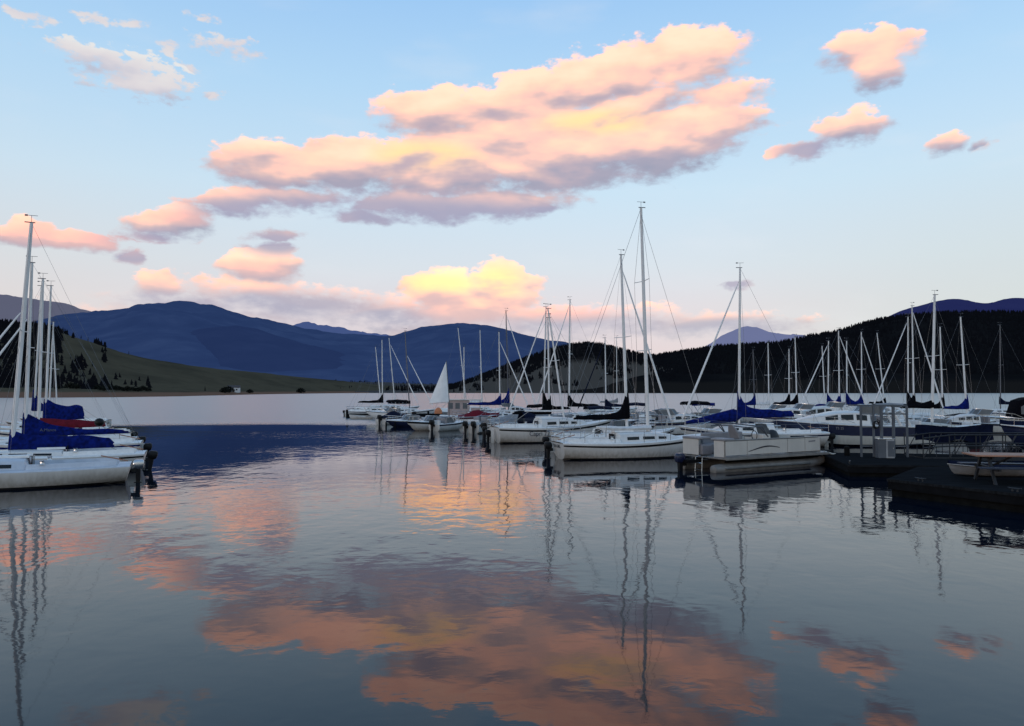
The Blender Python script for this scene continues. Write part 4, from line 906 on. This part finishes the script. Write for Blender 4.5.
# ------------------------------------------------------------------ water
def water_mat():
    m=bpy.data.materials.new('lake_water'); m.use_nodes=True; nt=m.node_tree; b=nt.nodes['Principled BSDF']; N=nt.nodes.new; Lk=nt.links.new
    b.inputs['Base Color'].default_value=(.0012,.006,.0145,1); b.inputs['IOR'].default_value=1.333; b.inputs['Specular IOR Level'].default_value=.40
    g=N('ShaderNodeNewGeometry'); sx=N('ShaderNodeSeparateXYZ'); Lk(g.outputs['Position'],sx.inputs[0])
    def noise(sc,det,rot=0,seed=0,dist=0.0):
        mp=N('ShaderNodeMapping'); mp.inputs['Scale'].default_value=sc; mp.inputs['Rotation'].default_value=(0,0,R(rot)); mp.inputs['Location'].default_value=(seed,seed*.7,seed)
        Lk(g.outputs['Position'],mp.inputs[0]); n=N('ShaderNodeTexNoise'); n.inputs['Scale'].default_value=1; n.inputs['Detail'].default_value=det; n.inputs['Roughness'].default_value=.5; n.inputs['Distortion'].default_value=dist
        Lk(mp.outputs[0],n.inputs['Vector']); return n.outputs['Fac']
    def math_(op,a,bv=None,c=None):
        n=N('ShaderNodeMath'); n.operation=op
        for i,v in enumerate((a,bv,c)):
            if v is None: continue
            if isinstance(v,(int,float)): n.inputs[i].default_value=v
            else: Lk(v,n.inputs[i])
        return n.outputs[0]
    def maprange(v,a,b_,c,d,smooth=True):
        n=N('ShaderNodeMapRange'); n.interpolation_type='SMOOTHSTEP' if smooth else 'LINEAR'
        for i,q in zip((1,2,3,4),(a,b_,c,d)): n.inputs[i].default_value=q
        Lk(v,n.inputs[0]); return n.outputs[0]
    n1=noise((1.35,1.0,1),2,10,3.0,.3); n2=noise((2.6,4.2,1),3,-8,9.0,.5); n3=noise((.16,.3,1),2,20,1.0)
    patch=noise((.03,.09,1),3,5,4.0)
    pf=maprange(patch,.40,.66,.35,1.5)
    h=math_('MULTIPLY',n1,W_A1); h=math_('MULTIPLY_ADD',n2,W_A2,h); h=math_('MULTIPLY',h,pf); h=math_('MULTIPLY_ADD',n3,W_A3,h)
    # breeze-roughened water beyond the calm of the marina
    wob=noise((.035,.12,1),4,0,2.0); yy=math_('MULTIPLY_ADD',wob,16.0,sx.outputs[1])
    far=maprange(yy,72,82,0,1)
    n4=noise((.9,1.5,1),3,0,5.0,.5)
    h=math_('ADD',h,math_('MULTIPLY',math_('MULTIPLY',n4,far),W_FAR))
    bp=N('ShaderNodeBump'); bp.inputs['Strength'].default_value=1; bp.inputs['Distance'].default_value=1; Lk(h,bp.inputs['Height']); Lk(bp.outputs[0],b.inputs['Normal'])
    lv=N('ShaderNodeMath'); lv.operation='MULTIPLY_ADD'; Lk(far,lv.inputs[0]); lv.inputs[1].default_value=.62; lv.inputs[2].default_value=.38; Lk(lv.outputs[0],b.inputs['Specular IOR Level'])
    mxb=N('ShaderNodeMix'); mxb.data_type='RGBA'; Lk(far,mxb.inputs[0]); mxb.inputs[6].default_value=(.0012,.006,.0145,1); mxb.inputs[7].default_value=(.19,.225,.245,1); Lk(mxb.outputs[2],b.inputs['Base Color'])  # whitish base paints glitter and reflected sky into the far water colour
    calm=maprange(sx.outputs[1],8,60,.03,.015)
    Lk(math_('MULTIPLY_ADD',far,.26,calm),b.inputs['Roughness'])
    return m
W_A1,W_A2,W_A3,W_FAR=.0105,.0020,.004,.07
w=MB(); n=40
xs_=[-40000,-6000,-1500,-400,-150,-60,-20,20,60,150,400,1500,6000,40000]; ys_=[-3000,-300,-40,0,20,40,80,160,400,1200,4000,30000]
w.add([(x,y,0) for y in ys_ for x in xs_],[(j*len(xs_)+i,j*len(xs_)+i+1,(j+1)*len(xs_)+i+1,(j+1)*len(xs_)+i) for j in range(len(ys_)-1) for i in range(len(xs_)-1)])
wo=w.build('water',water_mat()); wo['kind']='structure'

# ------------------------------------------------------------------ sky
SUN_EL,SUN_ROT=R(4),R(215)
world=bpy.data.worlds.new('World'); scene.world=world; world.use_nodes=True
nt=world.node_tree; nt.nodes.clear(); N=nt.nodes.new; Lk=nt.links.new
def mth(op,a,b=None,c=None,tree=None):
    t=tree or nt; n=t.nodes.new('ShaderNodeMath'); n.operation=op
    for i,v in enumerate((a,b,c)):
        if v is None: continue
        if isinstance(v,(int,float)): n.inputs[i].default_value=v
        else: t.links.new(v,n.inputs[i])
    return n.outputs[0]
def az(px): return math.atan((px-512)/770.0)
def elv(px,py):
    v=(363-py)/770.0; u=(px-512)/770.0
    x,y,z=u,CP-v*SP,SP+v*CP
    return math.atan2(z,math.hypot(x,y))
K=7.7
CW=(.40,.17); CAMP=.80; CSH=.48; CSD=3
# cloud masses: picture-like place of each puff converted to azimuth and elevation: x, y, rx, ry, turn, weight
BL=[(270,168,56,22,0,1),(350,168,85,25,3,1),(450,168,100,33,3,1),(545,158,105,36,6,1.05),(640,143,105,33,4,1),(700,128,60,18,3,1),
 (435,116,60,23,0,1),(530,100,82,22,11,1),(608,80,92,25,11,1),(690,60,58,25,6,.95),(730,98,40,14,0,.7),
 (300,198,55,12,4,.75),(480,206,110,14,4,.8),(500,134,120,20,8,.9),(615,112,105,14,9,.85),
 (240,203,52,14,5,.8),(170,222,50,13,8,.85),(148,238,40,8,5,.65),(430,205,80,15,4,.8),(540,210,26,6,3,.6),(372,216,50,8,0,.6),
 (870,50,46,17,-4,.85),(880,68,24,20,0,.75),(850,128,42,15,6,.85),(812,147,40,10,10,.6),(948,147,27,11,4,.6),(985,145,9,8,0,.55),
 (112,64,62,13,-3,.7),(135,80,48,13,0,.65),(218,42,28,7,-4,.55),(90,17,18,5,0,.5),(14,12,24,5,0,.55),(124,22,12,4,0,.45),(165,48,12,5,0,.45),(182,65,16,4,0,.45),(205,93,12,4,0,.42),(205,22,12,3.5,0,.42),
 (45,238,70,10,-1,.9),(26,231,22,12,0,.8),(130,256,20,7,3,.6),(275,235,26,6,3,.6),(268,250,30,8,0,.6),
 (262,270,40,15,3,.9),(150,288,26,14,0,.85),(295,303,110,19,-3,.9),(190,305,85,12,0,.7),
 (445,294,40,22,0,1),(425,292,24,18,0,1),(496,285,24,22,0,1.1),(505,297,40,22,0,1),(470,312,75,20,0,.95),(385,312,80,16,0,.7),(560,322,120,15,0,.8),(690,325,115,12,0,.8),(240,318,190,11,0,.5),(500,330,160,12,0,.7),
 (733,285,14,5,0,.55)]
def mrange(v,a,b,c=0,d=1):
    n=N('ShaderNodeMapRange'); n.interpolation_type='SMOOTHSTEP'
    for i,q in zip((1,2,3,4),(a,b,c,d)): n.inputs[i].default_value=q
    Lk(v,n.inputs[0]); return n.outputs[0]
def vmath(op,a,b=None,c=None):
    n=N('ShaderNodeVectorMath'); n.operation=op
    for i,v in enumerate((a,b,c)):
        if v is None: continue
        if isinstance(v,tuple): n.inputs[i].default_value=v
        else: Lk(v,n.inputs[i])
    return n.outputs['Value'] if op=='LENGTH' else n.outputs[0]
def noise2(vec,sc,det,rough,seed,colour=False):
    v=vmath('MULTIPLY_ADD',vec,(sc[0],sc[1],0),(seed,seed*1.7,0))
    n=N('ShaderNodeTexNoise'); n.noise_dimensions='2D'; n.inputs['Scale'].default_value=1; n.inputs['Detail'].default_value=det; n.inputs['Roughness'].default_value=rough
    Lk(v,n.inputs['Vector']); return n.outputs['Color' if colour else 'Fac']
tc=N('ShaderNodeTexCoord'); sep=N('ShaderNodeSeparateXYZ'); Lk(tc.outputs['Generated'],sep.inputs[0])
AZ=mth('ARCTAN2',sep.outputs[0],sep.outputs[1]); EL=mth('ARCSINE',sep.outputs[2])
cmb=N('ShaderNodeCombineXYZ'); Lk(mth('MULTIPLY',AZ,K),cmb.inputs[0]); Lk(mth('MULTIPLY',EL,K),cmb.inputs[1]); P=cmb.outputs[0]
wn=noise2(P,(2.2,3.2),3,.55,3.3,True)
Q=vmath('MULTIPLY_ADD',vmath('SUBTRACT',wn,(.5,.5,.5)),(CW[0],CW[1],0),P)
def rotframe(q,deg):
    if deg==0: return q
    n=N('ShaderNodeVectorRotate'); n.rotation_type='Z_AXIS'; n.inputs['Angle'].default_value=-R(deg); Lk(q,n.inputs['Vector']); return n.outputs[0]
FR=(0,4,11,-5)
def chain(q,blobs):
    fr={a:rotframe(q,a) for a in FR}; run=None; acc=None; sw=None
    for k,(x,y,rx,ry,rot,wt) in enumerate(blobs):
        a=min(FR,key=lambda d_:abs(d_-rot)); cx,cy=az(x)*K,elv(x,y)*K; C,S_=math.cos(R(a)),math.sin(R(a)); cx,cy=cx*C+cy*S_,-cx*S_+cy*C
        ca=1/math.cos(az(x)); sx_,sy_=rx*1.25/100/ca**2,ry*1.3/100/ca
        src=fr[a]
        if run is not None and k%4==0: src=vmath('MULTIPLY_ADD',run,(1e-7,1e-7,0),src)
        l=vmath('MULTIPLY_ADD',src,(1/sx_,1/sy_,0),(-cx/sx_,-cy/sy_,0))
        v=mth('MULTIPLY_ADD',vmath('LENGTH',l),-wt,wt)
        if ry>=9:
            w=mth('POWER',mth('MAXIMUM',mth('ADD',v,.18),0.0),3.0)
            sp=N('ShaderNodeSeparateXYZ'); Lk(l,sp.inputs[0])
            acc=mth('MULTIPLY_ADD',w,sp.outputs[1],acc if acc is not None else 0.0)
            sw=mth('ADD',w,sw if sw is not None else 1e-6)
        if run is None: run=v
        else:
            n=N('ShaderNodeMath'); n.operation='SMOOTH_MAX'; Lk(run,n.inputs[0]); Lk(v,n.inputs[1]); n.inputs[2].default_value=.05; run=n.outputs[0]
    return mth('MAXIMUM',run,-1.5),mth('DIVIDE',acc,sw)
B1,TT=chain(Q,BL)
DEL=(-.05,.12,0)
nz_a=noise2(P,(2.3,5.2),6,.56,1.0)
P2=vmath('ADD',P,DEL)
nz_s1=noise2(P,(1.6,4.6),CSD,.48,1.0); nz_s2=noise2(P2,(1.6,4.6),CSD,.48,1.0)
F1=mth('MULTIPLY_ADD',mth('SUBTRACT',nz_a,.5),CAMP,B1)
def spot(x,y,rx,ry,rot=0):
    sx_,sy_=rx/100,ry/100
    l=vmath('LENGTH',vmath('MULTIPLY_ADD',P,(1/sx_,1/sy_,0),(-az(x)*K/sx_,-elv(x,y)*K/sy_,0))); return mrange(l,1.0,.25)
haze=None
for hz_ in ((280,306,190,30),(600,325,240,26),(130,300,90,24)):
    v=spot(*hz_); haze=v if haze is None else mth('MAXIMUM',haze,v)
nz_f=noise2(P,(7.5,15.0),4,.6,8.0)
topl=None
for (x_,y_,rx_,ry_) in ((115,55,190,80),):
    l_=vmath('LENGTH',vmath('MULTIPLY_ADD',P,(100/rx_,100/ry_,0),(-az(x_)*K*100/rx_,-elv(x_,y_)*K*100/ry_,0))); n_=N('ShaderNodeMapRange'); n_.interpolation_type='SMOOTHSTEP'; n_.inputs[1].default_value=1.0; n_.inputs[2].default_value=.6; Lk(l_,n_.inputs[0]); topl=n_.outputs[0]
F1=mth('MULTIPLY_ADD',mth('SUBTRACT',nz_f,.5),mth('MULTIPLY_ADD',topl,.8,.42),F1)
G=mth('MULTIPLY_ADD',mth('SUBTRACT',nz_s1,nz_s2),CSH,mth('MULTIPLY',TT,.46))
def ramp(v,stops):
    r=N('ShaderNodeValToRGB'); e=r.color_ramp.elements
    e[0].position=stops[0][0]; e[0].color=rgba(s2l(stops[0][1])); e[1].position=stops[-1][0]; e[1].color=rgba(s2l(stops[-1][1]))
    for p,c in stops[1:-1]: q=e.new(p); q.color=rgba(s2l(c))
    Lk(v,r.inputs[0]); return r.outputs[0]
def mixc(f,a,b):
    n=N('ShaderNodeMix'); n.data_type='RGBA'; 
    if isinstance(f,float): n.inputs[0].default_value=f
    else: Lk(f,n.inputs[0])
    for i,v in ((6,a),(7,b)):
        if isinstance(v,tuple): n.inputs[i].default_value=rgba(v)
        else: Lk(v,n.inputs[i])
    return n.outputs[2]
# clear sky: elevation in units of 60 degrees
E=mth('DIVIDE',EL,R(60))
base=ramp(E,[(0,(212,190,204)),(.05,(222,202,211)),(.10,(226,214,219)),(.15,(219,224,231)),(.24,(206,229,245)),(.36,(182,219,249)),(.47,(158,203,248)),(.7,(140,178,222)),(1,(128,160,200))])
right=mrange(AZ,.15,.62); lo=mrange(EL,.02,.34,1,0)
base=mixc(mth('MULTIPLY',mth('MULTIPLY',right,lo),.75),base,s2l((200,212,210)))
left=mrange(AZ,-.25,-.62); 
base=mixc(mth('MULTIPLY',mth('MULTIPLY',left,lo),.5),base,s2l((222,218,212)))
# high thin veil
vn=N('ShaderNodeTexNoise'); vm=N('ShaderNodeMapping'); vm.inputs['Scale'].default_value=(.7,2.2,1); Lk(P,vm.inputs[0]); Lk(vm.outputs[0],vn.inputs['Vector']); vn.inputs['Scale'].default_value=1; vn.inputs['Detail'].default_value=6
base=mixc(mth('MULTIPLY',mrange(vn.outputs['Fac'],.5,.8),.22),base,s2l((236,236,240)))
awn=N('ShaderNodeMapRange'); awn.interpolation_type='SMOOTHSTEP'; Lk(F1,awn.inputs[0]); awn.inputs[1].default_value=0.0; Lk(mth('ADD',mrange(G,-.12,.18,.50,.22),mth('MULTIPLY',haze,.45)),awn.inputs[2])
alpha=awn.outputs[0]
alpha=mth('MULTIPLY',alpha,mrange(EL,.0,.06,.55,1))
thick=mrange(F1,.1,.9)
sh=mth('MULTIPLY_ADD',G,1.0,.50)
sh=mth('MULTIPLY_ADD',thick,.04,sh)
high=mrange(EL,.27,.42)
sh=mth('MULTIPLY_ADD',high,.12,sh)
col=ramp(sh,[(.10,(158,156,176)),(.27,(172,163,180)),(.42,(204,178,184)),(.57,(239,204,190)),(.74,(250,217,192)),(.92,(254,230,204))])
# small thin bits stay grey mauve low down; gold where the low sun still strikes
gold=None
for a in ((438,284,58,17),(498,282,36,25),(425,156,75,20),(600,122,80,16)):
    v=spot(*a); gold=v if gold is None else mth('MAXIMUM',gold,v)
col=mixc(mth('MULTIPLY',mth('MULTIPLY',gold,mrange(sh,.42,.72)),.8),col,s2l((255,230,160)))
grey=None
for a in ((150,242,75,16,6),(262,208,80,14),(410,212,260,27,4),(255,212,100,20),(540,211,45,9),(275,243,50,18),(130,256,40,12),(290,306,170,24),(180,302,80,18),(150,300,60,12),(385,318,100,20),(600,326,180,22),(720,327,120,16),(733,285,30,12),(815,149,45,13)):
    v=spot(*a); grey=v if grey is None else mth('MAXIMUM',grey,v)
col=mixc(mth('MULTIPLY',grey,.86),col,s2l((168,163,188)))
pinkm=None
for a in ((60,238,110,16),(180,218,45,9,8),(258,268,40,12),(475,308,95,24),(440,300,50,18),(560,312,90,14)):
    v=spot(*a); pinkm=v if pinkm is None else mth('MAXIMUM',pinkm,v)
col=mixc(mth('MULTIPLY',pinkm,.55),col,s2l((248,190,180)))
col=mixc(mth('MULTIPLY',topl,.75),col,ramp(sh,[(.2,(196,190,204)),(.55,(236,224,222)),(.9,(250,244,238))]))
alpha=mth('MULTIPLY',alpha,mth('MULTIPLY_ADD',topl,-.22,1.0))
# sunlit cloud is far brighter in the red than the blue sky round it
hot=mth('MULTIPLY',mth('MULTIPLY',mrange(sh,.42,.80),mth('MULTIPLY_ADD',grey,-.95,1.0)),mth('SUBTRACT',1.0,topl))
hv=N('ShaderNodeMix'); hv.data_type='RGBA'; Lk(hot,hv.inputs[0]); hv.inputs[6].default_value=(1,1,1,1); hv.inputs[7].default_value=(1.66,1.12,1.03,1)
mu=N('ShaderNodeMix'); mu.data_type='RGBA'; mu.blend_type='MULTIPLY'; mu.inputs[0].default_value=1; Lk(col,mu.inputs[6]); Lk(hv.outputs[2],mu.inputs[7]); col=mu.outputs[2]
gz=N('ShaderNodeMix'); gz.data_type='RGBA'; Lk(mth('MULTIPLY',spot(472,292,100,42),hot),gz.inputs[0]); gz.inputs[6].default_value=(1,1,1,1); gz.inputs[7].default_value=(1.35,1.22,1.0,1)
mu2=N('ShaderNodeMix'); mu2.data_type='RGBA'; mu2.blend_type='MULTIPLY'; mu2.inputs[0].default_value=1; Lk(col,mu2.inputs[6]); Lk(gz.outputs[2],mu2.inputs[7]); col=mu2.outputs[2]
skyc=mixc(alpha,base,col)
win=mth('MULTIPLY',mth('LESS_THAN',mth('ABSOLUTE',AZ),.80),mth('MULTIPLY',mth('LESS_THAN',EL,.62),mth('GREATER_THAN',EL,-.01)))
# the sky behind the camera is dimmer
bg=N('ShaderNodeBackground'); Lk(skyc,bg.inputs['Color']); bg.inputs['Strength'].default_value=.91
ns=N('ShaderNodeTexSky'); ns.sky_type='NISHITA'; ns.sun_disc=False; ns.sun_elevation=SUN_EL; ns.sun_rotation=SUN_ROT; ns.altitude=2700
bn=N('ShaderNodeBackground'); Lk(ns.outputs[0],bn.inputs['Color']); bn.inputs['Strength'].default_value=.03
bc=N('ShaderNodeBackground'); Lk(base,bc.inputs['Color']); bc.inputs['Strength'].default_value=.91
mxs=N('ShaderNodeMixShader'); Lk(win,mxs.inputs[0]); Lk(bc.outputs[0],mxs.inputs[1]); Lk(bg.outputs[0],mxs.inputs[2])
ad=N('ShaderNodeAddShader'); Lk(mxs.outputs[0],ad.inputs[0]); Lk(bn.outputs[0],ad.inputs[1])
ow=N('ShaderNodeOutputWorld'); Lk(ad.outputs[0],ow.inputs['Surface'])
world.cycles.sampling_method='MANUAL'; world.cycles.sample_map_resolution=512

sl_=bpy.data.lights.new('sun','SUN'); sl_.energy=.40; sl_.angle=R(12); sl_.color=(1,.82,.7)
so=bpy.data.objects.new('sun',sl_); COL.objects.link(so)
sd_=Vector((math.sin(SUN_ROT)*math.cos(SUN_EL),math.cos(SUN_ROT)*math.cos(SUN_EL),math.sin(SUN_EL)))
so.rotation_euler=sd_.to_track_quat('Z','Y').to_euler()
# ------------------------------------------------------------------ camera
cam=bpy.data.cameras.new('camera'); cam.sensor_width=36; cam.sensor_fit='HORIZONTAL'; cam.lens=36*770/1024; cam.clip_start=.1; cam.clip_end=80000
co=bpy.data.objects.new('camera',cam); COL.objects.link(co); co.location=(0,0,CAMZ); co.rotation_euler=(R(90)+PITCH,0,0)
scene.camera=co
scene.view_settings.view_transform='Standard'; scene.view_settings.look='None'; scene.view_settings.exposure=0
